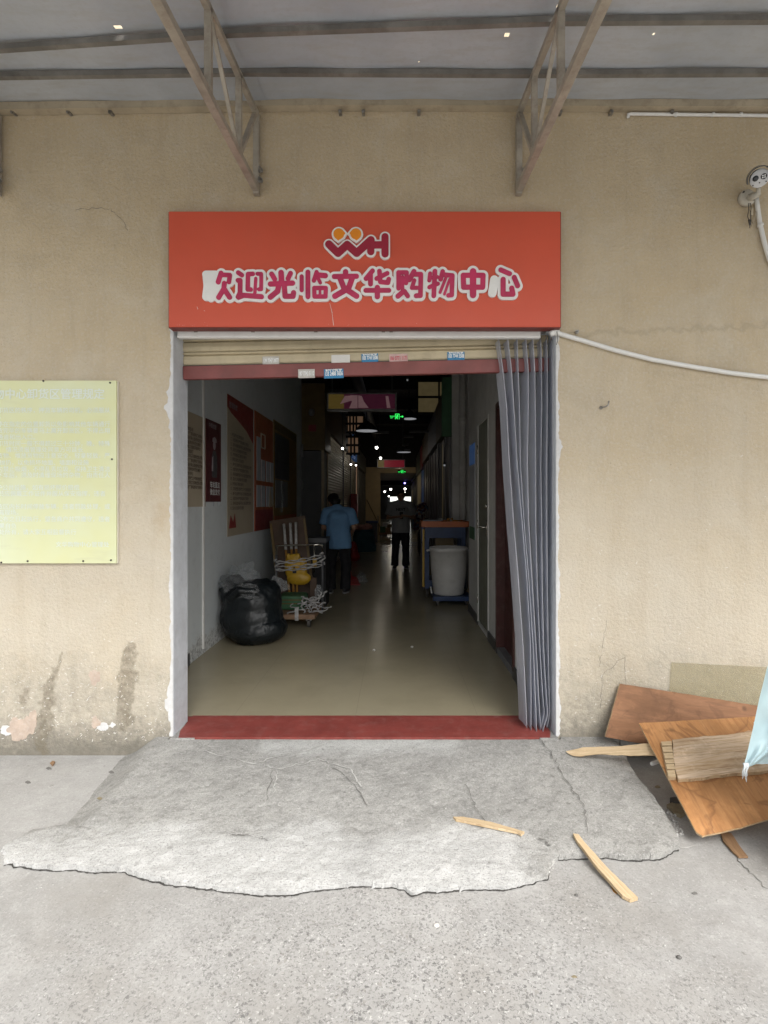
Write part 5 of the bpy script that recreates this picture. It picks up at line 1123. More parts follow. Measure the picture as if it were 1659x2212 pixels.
# ------------------------------------------------------------------ shops on both sides
g = MB(); g.box((-1.79, YL1, 0), (XS, YL1+.06, 2.36)); g.box((XS-.03, YL1+.06, 0), (XS, 10.05, 2.4)); colm = thing('shop_end_panel', (XS, YL1, 0), 'dark grey end panel closing the first left shop', 'panel'); g.build('panel', K['dark_grey'], colm)
g = MB(); g.box((XS-.02, YL1-.02, 0), (XS+.03, YL1, 2.5)); g.build('edge_trim', K['rail_beige'], colm)
g = MB(); g.box((XS-.005, 10.0, 0), (XS+.02, 10.06, 2.6)); g.build('edge_trim', K['rail_beige'], colm)
t = thing('shop_signboard', (-1.6, YL1, 2.9), 'dark ochre fascia box above the left end panel', 'signboard'); g = MB(); g.box((-1.79, YL1-.03, 2.37), (XS+.05, 10.2, 3.62)); g.build('box', K['fascia'], t, bevel=.01)
g = MB(); g.ell((-1.58, YL1-.06, 3.07), (.06, .04, .07), 12, 8); g.build('spotlight', K['mid_grey'], t, True); g = MB(); g.box((-1.64, YL1-.042, 2.72), (-1.5, YL1-.031, 2.84)); g.build('red_mark', K['poster_red'], t)
def shop(y0, y1, left, shutter, fas, label, ztop=2.75, zf=3.5, group='shops along the corridor'):
    x = XS if left else 0.88; s = 1 if left else -1
    t = thing('corridor_shop', (x, (y0+y1)/2, 0), label, 'shop', group)
    if shutter is K['shutter_far']:
        mb = MB(); n = 44; pts = []
        for k in range(n+1):
            z = 0.02 + (ztop-.02)*k/n
            pts += [(0, z), (.016, z + (ztop/n)*.5)]
        vs = [Vector((x + s*(p[0]-.02), y, p[1])) for y in (y0+.06, y1-.06) for p in pts]; m_ = len(pts); mb.add(vs, [(i, i+1, m_+i+1, m_+i) for i in range(m_-1)]); mb.build('shutter', shutter, t)
    else:
        mb = MB(); mb.box((x - s*.03, y0+.05, .02), (x - s*.02, y1-.05, ztop)); mb.build('shop_window', shutter, t)
        k_ = MB(); 
        for q in np.arange(y0+.9, y1-.3, .9): k_.box((min(x-s*.02, x), q-.02, .02), (max(x-s*.02, x), q+.02, ztop))
        if k_.v: k_.build('mullion', K['mid_grey'], t)
    for y in (y0, y1-.05): g = MB(); g.box((min(x-s*.04, x+s*.012), y, 0), (max(x-s*.04, x+s*.012), y+.05, ztop+.05)); g.build('door_post', K['mid_grey'], t)
    g = MB(); g.box((min(x-s*.2, x+s*.05), y0, ztop+.05), (max(x-s*.2, x+s*.05), y1-.003, zf)); g.build('fascia', fas, t)
    return t
shop(10.06, 13.1, True, K['shutter_far'], K['fascia'], 'first left shop with a closed cream roller shutter behind the blue shirt')
shop(13.1, 15.2, True, K['shutter_far'], K['dark_grey'], 'second left shop with a closed roller shutter')
shop(15.2, 16.9, True, K['shutter_far'], K['shop_blue'], 'third left shop with a blue fascia and closed shutter', 2.7)
shop(16.9, 17.9, True, K['lit_pink'], K['dark_grey'], 'narrow left shop with a pale pink lit front', 2.7)
shop(17.9, 22, True, K['dark_grey'], K['dark_grey'], 'last left shop with dark glass front', 2.6, 3.3)
shop(22.3, 31, True, K['dark_grey'], K['ceil'], 'far left shop beyond the beige bulkhead', 2.5, 3.2)
shop(8.36, 10.7, False, K['dark_grey'], K['fascia'], 'nearest right shop with dark glass beside the bin', 2.6, 3.4)
shop(10.7, 13.4, False, K['dark_grey'], K['mid_grey'], 'second right shop with dark glass and grey posts', 2.6, 3.4)
shop(13.4, 16.4, False, K['mid_grey'], K['fascia'], 'third right shop with a grey glass front', 2.6, 3.4)
shop(16.4, 18.0, False, K['shop_blue'], K['poster_red'], 'right shop with a bright blue front', 2.5, 3.3)
shop(18.0, 22, False, K['lit_warm'], K['dark_grey'], 'right shop with warm lit goods before the bulkhead', 2.5, 3.3)
shop(22.3, 31, False, K['dark_grey'], K['ceil'], 'far right shop beyond the beige bulkhead', 2.5, 3.2)
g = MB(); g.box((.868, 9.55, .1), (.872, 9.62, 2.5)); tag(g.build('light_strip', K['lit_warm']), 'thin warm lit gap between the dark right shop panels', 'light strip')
t = thing('green_box_sign', (.93, 9.6, 3.0), 'dark green box sign hanging above the right shop corner', 'sign'); g = MB(); g.box((.74, 8.25, 2.48), (1.12, 8.34, 3.45)); g.build('box', K['green_box'], t, bevel=.008); g = MB(); g.bar((.93, 8.3, 3.45), (.93, 8.3, 4.68), .02); g.build('hanger', K['dark_grey'], t)
# lit upper windows behind black bars
def upper(x0, x1, y, z0, z1, mat, bars, label):
    t = thing('upper_window', ((x0+x1)/2, y, z0), label, 'window', 'lit upper windows'); g = MB(); g.box((x0, y, z0), (x1, y+.02, z1)); g.build('pane', mat, t)
    for b in bars:
        g = MB(); g.box((b-.02, y-.05, z0-.05), (b+.02, y-.002, z1+.05)); g.build('bar', K['black'], t)
    for z in (z0, (z0+z1)/2, z1): g = MB(); g.box((x0-.05, y-.04, z-.025), (x1+.05, y-.003, z+.025)); g.build('crossbar', K['black'], t)
upper(.50, 1.27, 12.2, 3.55, 4.33, K['lit_warm'], (.5, 1.02, 1.27), 'dim warm upper window behind black bars on the right')
upper(-1.15, -.80, 11.9, 3.05, 3.45, K['lit_pink'], (-1.1, -1.02, -.95), 'dim pinkish upper window between bars on the left, upper one')
upper(-1.15, -.92, 11.95, 2.55, 2.95, K['lit_pink'], (-1.08, -1.0), 'dim pinkish upper window between bars on the left, lower one')

# ------------------------------------------------------------------ hanging light boxes, exit signs, lamps
def lightbox(x0, x1, y, z0, z1, label, kind):
    t = thing('hanging_sign', ((x0+x1)/2, y, z0), label, 'hanging sign', 'hanging light box signs'); g = MB(); g.box((x0, y, z0), (x1, y+.14, z1)); g.build('frame', K['sign_frame'], t, bevel=.006)
    e = .03; xx = [x0+e, x0+e+(x1-x0)*.22, x1-e]
    g = MB(); g.box((xx[0], y-.004, z0+e), (xx[1], y-.001, z1-e)); g.build('olive_panel', K['olive_face'], t)
    g = MB(); g.box((xx[1], y-.004, z0+e), (xx[2], y-.001, z1-e)); f = g.build('main_panel', K['purple_face'] if kind else K['red_face'], t)
    if kind:
        def sh(pts): g = MB(); q = [Vector((x0 + (x1-x0)*a_, y-.006, z0 + (z1-z0)*b_)) for a_, b_ in pts]; g.quad(*q); g.build('pale_figure', K['pink_face'], t)
        sh([(.19,.36),(.30,.82),(.35,.84),(.38,.10),(.31,.10),(.36,.55)][0:1] + [(.26,.80),(.34,.82),(.36,.55)]); sh([(.32,.12),(.36,.50),(.33,.84),(.44,.84),(.44,.12)]); sh([(.45,.14),(.45,.84),(.50,.80),(.53,.50),(.60,.14)]); sh([(.84,.80),(.88,.80),(.91,.14),(.86,.14)])
    for x in (x0+.08, x1-.08): g = MB(); g.bar((x, y+.07, z1), (x, y+.07, 4.68), .018); g.build('hanger_rod', K['dark_grey'], t)
    return t
lightbox(-1.178, 0.0, 8.5, 2.945, 3.25, 'long purple light box hanging nearest the doorway', True)
lightbox(-.70, .30, 18.0, 2.62, 2.93, 'small red light box hanging before the beige bulkhead', False)
def exit_sign(x, y, z, w_, label):
    t = thing('exit_sign', (x, y, z), label, 'exit sign', 'green exit signs'); h = w_*.42; g = MB(); g.box((x-w_/2, y, z-h/2), (x+w_/2, y+.04, z+h/2)); g.build('case', K['black'], t)
    def bars(name, segs, th):
        g = MB()
        for a_, b_ in segs: g.bar((x+a_[0]*w_, y-.004, z+a_[1]*w_), (x+b_[0]*w_, y-.004, z+b_[1]*w_), th*w_, .004, (0, 1, 0))
        g.build(name, K['exit_green'], t)
    bars('door_outline', [((-.09,-.17),(-.09,.17)),((-.09,.17),(.16,.17)),((.16,.17),(.16,-.17))], .028)
    bars('running_figure', [((.04,.06),(.0,-.03)),((0,-.03),(.05,-.09)),((.05,-.09),(.03,-.16)),((0,-.03),(-.04,-.12)),((.04,.05),(.10,.02)),((.04,.05),(-.03,.04))], .034); g = MB(); g.ell((x+.055*w_, y-.004, z+.10*w_), (.028*w_, .003, .028*w_), 10, 6); g.build('figure_head', K['exit_green'], t)
    bars('arrow', [((.22,0),(.42,0)),((.42,0),(.35,.06)),((.42,0),(.35,-.06))], .03)
    lettering('安全出口', .085*w_, facing((x-.45*w_, y-.003, z-.01*w_)), K['exit_green'], t, .001*w_); lettering('EXIT', .085*w_, facing((x-.42*w_, y-.003, z-.11*w_)), K['exit_green'], t, .001*w_)
    return t
q = P(857, 900, 10.0); exit_sign(q.x, q.y, q.z, .30, 'green lit exit sign hanging under the purple light box')
q = P(868, 1019, 20.5); exit_sign(q.x, q.y, q.z, .34, 'small green exit sign in front of the beige bulkhead')
t = thing('exit_sign', P(680, 1180, YL1), 'low green arrow exit light at the foot of the left end panel', 'exit sign', 'green exit signs')
q = P(679, 1180, YL1-.03); g = MB(); g.box((q.x-.19, YL1-.03, q.z-.065), (q.x+.09, YL1-.001, q.z+.065)); g.build('case', K['black'], t)
g = MB()
for a_, b_ in (((-.01,0),(.055,0)),((.055,0),(.03,.026)),((.055,0),(.03,-.026))): g.bar((q.x+a_[0], YL1-.034, q.z+a_[1]), (q.x+b_[0], YL1-.034, q.z+b_[1]), .016, .004, (0,1,0))
g.build('arrow', K['exit_green'], t)
def pendant(u, v, y, r, label, bright=True):
    q = P(u, v, y); t = thing('pendant_lamp', q, label, 'lamp', 'pendant lamps'); g = MB(); g.lathe(q, [(r, 0), (r*.92, .05), (r*.6, .14), (r*.25, .20), (.03, .22)], 24); g.build('lamp_shade', K['ceil'], t, True)
    g = MB(); g.lathe(q, [(r*.97, .002), (r*.86, .045), (r*.5, .11), (0.001, .13)], 24); g.build('lamp_reflector', K['bulb_soft'], t, True)
    g = MB(); g.tube([q+Vector((0,0,.2)), Vector((q.x, q.y, 4.69))], .008, 6); g.build('cord', K['black'], t)
pendant(792, 931, 11.0, .24, 'pendant lamp with a pale rim over the left side')
pendant(884, 905, 11.5, .17, 'pendant lamp beside the green exit sign')
pendant(872.6, 977, 16.5, .24, 'pendant lamp above the red light box')
def bulb(u, v, y, r, label, mat='bulb', power=0):
    q = P(u, v, y); t = thing('ceiling_spot', q, label, 'spotlight', 'bright ceiling spots'); g = MB(); g.ell(q, (r, r, r), 12, 8); g.build('bulb', K[mat], t, True); g = MB(); g.tube([q+Vector((0,0,r*.7)), q+Vector((0,0,r*2.4))], r*1.25, 10); g.build('socket', K['dark_grey'], t, True); g = MB(); g.tube([q+Vector((0,0,r*2.4)), Vector((q.x, q.y, 4.69))], .006, 6); g.build('cord', K['black'], t)
    if power:
        l = bpy.data.lights.new('spot_light', 'POINT'); l.energy = power; l.shadow_soft_size = .08; l.color = (1, .86, .66); o = bpy.data.objects.new('spot_light', l); COL.objects.link(o); o.location = -Vector((0, .12, .12)); o.parent = t
for i, (u, v, y, r, m_, lb, pw) in enumerate(((813.5,967,15.5,.042,'bulb','bright bare bulb left of the middle',.6),(822,989.5,17.2,.038,'bulb','second bright bulb behind the first',.6),(740,969,10.6,.022,'bulb','spot on the first left shop fascia',0),
    (758,1003,13.6,.022,'bulb','tiny spot on the second left shop',0),(769,1005,14.4,.02,'bulb','spot at the blue fascia',0),(880,821,9.5,.018,'bulb_soft','spot at the corridor top',0),(960,1005,9.2,.02,'bulb_soft','small glint on the right shop',0),
    (844,1057,33,.065,'bulb','largest far lamp left of the grey shirt head',2.5),(875,1056,33,.065,'bulb','far lamp right of the grey shirt head',2.5),(831,1062,31,.05,'bulb','far lamp by the beige column',0),(840,1072,35,.045,'bulb','lowest far lamp above the bright window',0),(874,1064,36,.05,'bulb','small far lamp on the right',0),(874.5,1043.5,30,.05,'blue_led','blue far light under the inner bulkhead',0))): bulb(u, v, y, r, lb, m_, pw)
l = bpy.data.lights.new('bulkhead_fill', 'POINT'); l.energy = 2.2; l.shadow_soft_size = .15; l.color = (1, .84, .6); o = bpy.data.objects.new('bulkhead_fill_light', l); COL.objects.link(o); o.location = (.1, 20.6, 2.2)  # added fill light without a fitting, brightens the beige bulkhead
for k in range(7):
    y = 22.6 + k*1.35; v = 1011 + k*4.6; q = P(865, v, y); t = thing('ceiling_tube', q, 'one of the row of lit ceiling tubes receding beyond the bulkhead', 'ceiling light', 'row of ceiling tubes'); g = MB(); g.box((q.x-.12+.02*k*0, y, q.z), (q.x+.12, y+.06, q.z+.03)); g.build('tube', K['tube_light'], t)
    g = MB(); g.bar((q.x, y+.03, q.z+.03), (q.x, y+.03, 4.69), .012); g.build('hanger', K['black'], t)
for k, (u, v, y, wd) in enumerate(((822,933.5,12.5,.42),(883,943,14,.26),(876,960.5,15,.2),(880,972,16,.22),(905,932,13,.5))):
    q = P(u, v, y); t = thing('ceiling_fitting', q, ['unlit grey tube fitting left of the lamp','unlit grey fitting right, highest','unlit grey fitting right, middle','unlit grey fitting right, lowest','grey conduit box near the right shops'][k], 'ceiling fitting', 'unlit ceiling fittings'); g = MB(); g.box((q.x-wd/2, y, q.z-.03), (q.x+wd/2, y+.06, q.z+.03)); g.build('housing', K['dark_grey'], t); g = MB(); g.bar((q.x, y+.03, q.z+.03), (q.x, y+.03, 4.69), .012); g.build('hanger', K['black'], t)
# daylit window closing the corridor
t = thing('end_window', (.25, 41.9, 1.4), 'bright white window at the far end of the corridor', 'window'); a = P(843, 1073, 41.8); b = P(888, 1094, 41.8)
for k in range(2):
    xa = a.x + (b.x-a.x)*(0, .55)[k]; xb = a.x + (b.x-a.x)*(.50, 1)[k]; g = MB(); g.box((xa, 41.9, b.z), (xb, 41.95, a.z)); g.build('pane', K['end_window'], t)
g = MB(); g.box((a.x-.08, 41.85, a.z), (b.x+.08, 41.99, a.z+.08)); g.box((a.x-.08, 41.85, b.z-.08), (b.x+.08, 41.99, b.z)); g.build('frame', K['dark_grey'], t)

# ------------------------------------------------------------------ people
def limb(mb, pts, rs, n=12):
    mb.tube(pts, rs, n)
    for p, r in zip(pts, rs): mb.ell(p, (r, r, r), 10, 7)
def hand(mb, wr, d, up, side, curl=.5, s=1.0):
    """palm and five bent fingers; d points along the forearm, up out of the back of the hand"""
    d = Vector(d).normalized(); up = Vector(up); up = (up - d*up.dot(d)).normalized(); lat = d.cross(up) * side
    c = Vector(wr) + d*.045*s; M = Matrix((lat, d, up)).transposed(); mb.ell(c, (.040*s, .05*s, .016*s), 12, 8, M)
    for k, (o_, ln) in enumerate(((-.028, .066), (-.010, .076), (.010, .072), (.028, .056))):
        b0 = c + d*.038*s + lat*o_*s; b1 = b0 + d*ln*.45*s - up*ln*.2*curl*s; b2 = b1 + d*ln*.3*(1-curl)*s - up*ln*.42*(curl+.2)*s; b3 = b2 - d*ln*.18*curl*s - up*ln*.2*s
        mb.tube([b0, b1, b2, b3], [.0095*s, .009*s, .0082*s, .006*s], 8)
    t0 = c - d*.02*s - lat*.034*s; t1 = t0 - lat*.026*s + d*.022*s - up*.008*s; t2 = t1 + d*.030*s + lat*.006*s - up*.012*s; mb.tube([t0, t1, t2], [.013*s, .011*s, .008*s], 8)
def person(at, label, J, shirt, fwd, ph=1.0, sleeve=.55, printed=False):
    T = thing('person', at, label, 'person'); o = Vector(at)
    J = {k: o + Vector(p) for k, p in J.items()}; f = Vector(fwd).normalized()
    mb = MB(); hd = J['head']; hf = J['face'] - o; hf.normalize(); hup = (hd - J['neck']).normalized(); hl = hf.cross(hup).normalized(); hup2 = hl.cross(hf); M = Matrix((hl, hf, hup2)).transposed()
    mb.ell(hd, (.076, .094, .112), 18, 14, M); mb.ell(hd + M @ Vector((0, .022, -.062)), (.056, .066, .058), 14, 10, M)
    mb.ell(hd + M @ Vector((0, .098, -.018)), (.013, .018, .024), 8, 6, M); mb.ell(hd + M @ Vector((0, .085, -.062)), (.024, .012, .010), 8, 6, M)
    for s in (-1, 1): mb.ell(hd + M @ Vector((s*.078, -.008, -.012)), (.010, .022, .032), 8, 6, M)
    limb(mb, [J['neck'] - hup*.05, hd - hup*.06], [.056, .050])
    mb.tube([J['neck'], J['chest'], J['belly'], J['pelvis']], [.06, .095, .095, .10], 16)
    mb.tube([J['shl'], J['neck'] - Vector((0,0,.05)), J['shr']], [.045, .06, .045], 12)
    for s in 'lr':
        limb(mb, [J['sh'+s], J['el'+s], J['wr'+s]], [.044, .038, .028]); hand(mb, J['wr'+s], J['wr'+s] - J['el'+s], J['up'+s] - o, -1 if s == 'l' else 1, .6)
        limb(mb, [J['hip'+s], J['kn'+s], J['an'+s]], [.075, .055, .042]); mb.tube([J['an'+s], J['an'+s] - Vector((0,0,.03))], [.04, .036])
    solid(mb, 'body', K['skin'], T, .0075, 3)
    # shirt
    mb = MB(); ch, be, pe = J['chest'], J['belly'], J['pelvis']; lat = (J['shr'] - J['shl']).normalized(); fr = lat.cross(Vector((0,0,1))).normalized(); Mx = Matrix((lat, fr, Vector((0,0,1)))).transposed()
    hem = J['hem']
    for p, rx, ry in ((J['neck']-Vector((0,0,.06)), .13, .095), (ch, .185, .135), (ch.lerp(be, .5), .18, .135), (be, .18, .14), (be.lerp(hem, .5), .185, .145)): mb.ell(p, (rx, ry, .12), 18, 10, Mx)
    n_ = 20; vs = []
    lv = [(ch, .18, .13), (be, .185, .145), (be.lerp(hem, .6), .195, .155), (hem, .20, .16)]
    for p, rx, ry in lv:
        for k in range(n_): a_ = 2*math.pi*k/n_; vs.append(p + Mx @ Vector((rx*math.cos(a_), ry*math.sin(a_), 0)))
    mb.add(vs, [(i*n_+k, i*n_+(k+1) % n_, (i+1)*n_+(k+1) % n_, (i+1)*n_+k) for i in range(3) for k in range(n_)] + [tuple(range(n_-1,-1,-1)), tuple(3*n_+k for k in range(n_))])
    limb(mb, [J['shl'], J['neck']-Vector((0,0,.045)), J['shr']], [.078, .085, .078])
    for s in 'lr':
        e = J['sh'+s].lerp(J['el'+s], sleeve*1.55 if sleeve < .6 else 1); mb.tube([J['sh'+s], J['sh'+s].lerp(e, .5), e], [.082, .080, .083], 14)
    mb.tube([J['neck']-Vector((0,0,.03)), J['neck']+hup*.025], [.078, .066], 14)
    sh = solid(mb, 'shirt', shirt, T, .012, 4, .010, 5, ph*3)
    # trousers
    mb = MB(); mb.ell(pe, (.165, .125, .13), 16, 10, Mx)
    for s in 'lr':
        h, k, a_ = J['hip'+s], J['kn'+s], J['an'+s]; limb(mb, [h, h.lerp(k, .5), k], [.105, .095, .080]); mb.tube([k, k.lerp(a_, .5), a_ + Vector((0,0,-.02))], [.080, .076, .078], 14)
    solid(mb, 'trousers', K['trousers'], T, .013, 4, .012, 6, ph*5)
    for s in 'lr':
        mb = MB(); a_, t_ = J['an'+s], J['toe'+s]; d = (t_-a_); d.z = 0; d.normalize(); base = Vector((a_.x, a_.y, o.z)); Ms = Matrix((Vector((d.y,-d.x,0)), d, Vector((0,0,1)))).transposed()
        mb.ell(base + d*.05 + Vector((0,0,.04)), (.045, .135, .042), 14, 9, Ms); mb.ell(base - d*.02 + Vector((0,0,.06)), (.042, .065, .05), 12, 8, Ms); sh_ = solid(mb, 'shoe', K['shoe'], T, .009, 2)
        mb = MB(); mb.tube([base + d*.05, base + d*.05 + Vector((0,0,.018))], 1, 20); vv_ = mb.v[-40:]
        for i in range(40): p = mb.v[i]; r_ = Ms.transposed() @ (p - (base + d*.05)); mb.v[i] = base + d*.05 + Ms @ Vector((r_.x*.047, r_.y*.138, r_.z))
        mb.build('sole', K['shoe_sole'], sh_)
    # hair
    mb = MB(); mb.ell(hd + M @ Vector((0, -.020, .022)), (.090, .098, .108), 18, 14, M); mb.ell(hd + M @ Vector((0, -.05, -.03)), (.080, .065, .095), 14, 10, M); mb.ell(hd + M @ Vector((0, .045, .078)), (.066, .045, .035), 12, 8, M)
    solid(mb, 'hair', K['hair'], T, .009, 2, .012, 22, ph)
    for s in (-1, 1): mb = MB(); mb.ell(hd + M @ Vector((s*.032, .083, .006)), (.013, .008, .007), 10, 6, M); mb.build('eye', K['black'], T, True)
    return T, J, sh
# person seen from behind, head bent over something in the hands
J1 = dict(pelvis=(0,0,.83), belly=(.0,.0,1.0), chest=(.0,.03,1.17), neck=(-.03,.09,1.315), head=(-.095,.185,1.415), face=(-.35,.7,-.62), hem=(.01,-.01,.69),
          shl=(-.195,.06,1.245), ell=(-.245,.08,1.0), wrl=(-.16,.30,.93), upl=(-.6,-.2,.6), shr=(.185,.04,1.245), elr=(.245,.05,1.0), wrr=(.17,.27,.90), upr=(.6,-.2,.6),
          hipl=(-.10,0,.80), knl=(-.115,.03,.45), anl=(-.12,-.02,.08), toel=(-.14,.14,.03), hipr=(.09,0,.80), knr=(.115,.01,.45), anr=(.11,-.02,.08), toer=(.14,.14,.03))
person((-.905, 7.83, 0), 'person in a blue short sleeved shirt and black trousers seen from behind with bowed head', J1, K['shirt_blue'], (0, 1, 0), 1.0, .5)
# person facing the doorway with folded hands
J2 = dict(pelvis=(0,0,.86), belly=(0,0,1.03), chest=(0,.01,1.22), neck=(0,.03,1.41), head=(.005,.0,1.545), face=(.02,-1,-.12), hem=(0,-.01,.76),
          shl=(.205,.03,1.34), ell=(.275,.02,1.07), wrl=(.10,-.21,1.12), upl=(.2,-.5,.8), shr=(-.205,.03,1.34), elr=(-.275,.0,1.07), wrr=(-.08,-.22,1.10), upr=(-.2,-.5,.8),
          hipl=(.095,0,.83), knl=(.105,-.03,.47), anl=(.105,.02,.08), toel=(.15,-.13,.03), hipr=(-.095,0,.83), knr=(-.11,-.02,.47), anr=(-.13,.02,.08), toer=(-.15,-.13,.03))
T2, JJ, sh2 = person((.085, 10.67, 0), 'person in a grey printed T-shirt and black trousers facing the doorway with hands together', J2, K['shirt_grey'], (0, -1, 0), 2.0, .5)
me = text_mesh('NEXT', .075, .003, 'CENTER'); me.transform(Matrix.Translation(Vector((0, -.163, 1.225)) ) @ Matrix.Rotation(R(90), 4, 'X')); me.name = 'shirt_print'; link('shirt_print', me, sh2, [K['black']])
t = thing('phone', (.09, 10.43, 1.11), 'dark phone held in the hands of the person in grey', 'phone'); g = MB(); g.box((.06, 10.405, 1.055), (.13, 10.414, 1.20)); g.build('case', K['black'], t, bevel=.003)

# ------------------------------------------------------------------ grey bin on a dolly, work cart
t = thing('plastic_bin', (.724, 7.05, .13), 'large grey round plastic bin standing on a low blue dolly', 'bin')
zb_, zt2, BX, BY = .13, .775, .724, 7.05
g = MB(); g.lathe((BX, BY, 0), [(.001, zb_), (.205, zb_), (.213, zb_+.012), (.245, zb_+.34), (.258, zt2-.05), (.270, zt2-.045), (.273, zt2-.01), (.268, zt2), (.258, zt2), (.250, zt2-.05), (.208, zb_+.02), (.001, zb_+.02)], 44); bn = g.build('tub', K['bin_grey'], t, True)
for s in (-1, 1): g = MB(); g.tube([(BX+s*.266, BY-.04, zt2-.04), (BX+s*.298, BY-.03, zt2-.05), (BX+s*.298, BY+.03, zt2-.05), (BX+s*.266, BY+.04, zt2-.04)], .012, 8); g.build('handle', K['cam_white'], t, True)
g = MB(); g.bar((BX-.262, BY-.16, .25), (BX-.246, BY-.17, .16), .024, .008); g.build('label_tag', K['ink_white'], t)
t = thing('blue_dolly', (BX, BY, 0), 'low blue trolley with small wheels under the grey bin', 'dolly')
g = MB(); g.box((BX-.235, BY-.26, .068), (BX+.28, BY+.24, .128)); g.build('deck', K['blue_paint'], t, bevel=.006)
for dx, dy in ((-.17,-.19),(.22,-.19),(-.17,.18),(.22,.18)):
    g = MB(); q = Vector((BX+dx, BY+dy, .033)); g.tube([q-Vector((.012,0,0)), q+Vector((.012,0,0))], .033, 14); wl = g.build('wheel', K['cable'], t); g = MB(); g.box((q.x-.02, q.y-.02, .05), (q.x+.02, q.y+.02, .067)); g.build('caster_plate', K['bolt'], wl)
t = thing('work_cart', (.7, 7.7, 0), 'tall blue cart with an orange tray top behind the grey bin', 'cart')
KX0, KX1, KY0, KY1 = .38, 1.06, 7.45, 8.05
g = MB(); g.box((KX0, KY0, 1.045), (KX1, KY1, 1.055))
for a_, b_ in (((KX0,KY0),(KX1,KY0)),((KX1,KY0+.016),(KX1,KY1-.016)),((KX1,KY1),(KX0,KY1)),((KX0,KY1-.016),(KX0,KY0+.016))): g.bar((*a_, 1.075), (*b_, 1.075), .03, .085)
g.build('tray', K['orange_top'], t, bevel=.004)
g = MB(); g.box((KX0+.05, KY0+.03, .87), (KX1-.05, KY1-.05, 1.03)); g.build('upper_box', K['blue_paint'], t); g = MB(); g.box((KX0+.05, KY0+.05, .14), (KX1-.05, KY1-.05, .24)); g.build('lower_shelf', K['blue_paint'], t)
for x_, y_ in ((KX0+.07,KY0+.05),(KX1-.07,KY0+.05),(KX0+.07,KY1-.05),(KX1-.07,KY1-.05)): g = MB(); g.box((x_-.03, y_-.025, .12), (x_+.03, y_+.025, 1.03)); g.build('leg', K['blue_paint'], t); g = MB(); g.tube([(x_-.015, y_, .06), (x_+.015, y_, .06)], .06, 12); g.build('wheel', K['cable'], t)
g = MB(); g.box((KX0+.0, KY0+.02, .15), (KX0+.03, KY0+.06, 1.0)); g.build('side_rail', K['yellow_plastic'], t); g = MB(); g.box((.58, 7.62, .25), (.86, 7.9, .86)); g.build('inner_bin', K['fascia'], t)
t = thing('goods_pile', (.78, 7.7, 1.12), 'small pile of brown scraps lying on the orange tray', 'goods'); rnd = random.Random(4)
for k in range(16): g = MB(); q = (rnd.uniform(.66,.98), rnd.uniform(7.55,7.9), 1.08+rnd.uniform(0,.06)); g.ell(q, (rnd.uniform(.02,.05), .03, rnd.uniform(.015,.035)), 8, 6); g.build('scrap', rnd.choice([K['kraft'], K['bamboo'], K['rubble']]), t, True)
t = thing('cutting_sheet', (.5, 7.6, 1.13), 'pale flat sheet on the left of the orange tray', 'sheet'); g = MB(); g.box((.40, 7.48, 1.122), (.66, 7.85, 1.130)); g.build('sheet', K['paper'], t)
t = thing('broom', (1.08, 7.4, 0), 'broom handle leaning between the cart and the right wall', 'broom'); g = MB(); g.tube([(1.03, 7.2, .1), (1.09, 7.38, 1.5)], .013, 10); g.build('handle', K['lath_dark'], t, True); g = MB(); g.box((.99, 7.15, 0), (1.09, 7.24, .14)); g.build('head', K['kraft'], t, bevel=.01)

# ------------------------------------------------------------------ black sack with clear film
t = thing('garbage_bag', (-1.45, 5.05, 0), 'big shiny black garbage bag standing against the left wall', 'garbage bag')
mb = MB(); mb.ell((-1.455, 5.07, .26), (.305, .29, .25), 24, 16); mb.ell((-1.44, 5.07, .40), (.285, .27, .22), 24, 16); mb.ell((-1.40, 5.05, .15), (.30, .28, .16), 24, 14); mb.ell((-1.63, 5.10, .55), (.10, .12, .12), 14, 10); mb.ell((-1.36, 5.06, .50), (.20, .2, .13), 16, 10)
mb.tube([(-1.70, 5.02, .42), (-1.73, 5.0, .55)], [.05, .03], 10); mb.tube([(-1.62, 4.86, .46), (-1.50, 4.80, .56), (-1.36, 4.84, .54), (-1.25, 4.9, .44)], [.03, .035, .03, .025], 10)
sack = solid(mb, 'sack', K['black_bag'], t, .014, 8, .022, 4.0, 3)
for v in sack.data.vertices: v.co.z = max(v.co.z, .002)
def film(name, c, rx, ry, rz, seed, parent, n=22):
    mb = MB(); 
    for j in range(n+1):
        for k in range(n):
            th = math.pi*(.02+.55*j/n); a_ = 2*math.pi*k/n; d = Vector((math.sin(th)*math.cos(a_), math.sin(th)*math.sin(a_), math.cos(th))); r_ = 1 + .35*mnoise.noise(d*2.2+Vector((seed,0,0))) + .22*mnoise.noise(d*6+Vector((0,seed,0)))
            mb.v.append(Vector(c) + Vector((d.x*rx*r_, d.y*ry*r_, d.z*rz*r_)))
    for j in range(n):
        for k in range(n): mb.f.append((j*n+k, (j+1)*n+k, (j+1)*n+(k+1) % n, j*n+(k+1) % n)); mb.m.append(0)
    return mb.build(name, K['film'], parent, False)
tf = thing('plastic_film', (-1.55, 5.1, .55), 'crumpled clear plastic film bulging out of the black bag', 'plastic film')
film('crumple', (-1.56, 5.12, .56), .19, .2, .20, 1, tf); film('crumple', (-1.42, 4.88, .51), .11, .1, .09, 5, tf); film('crumple', (-1.24, 5.2, .52), .12, .12, .10, 9, tf)
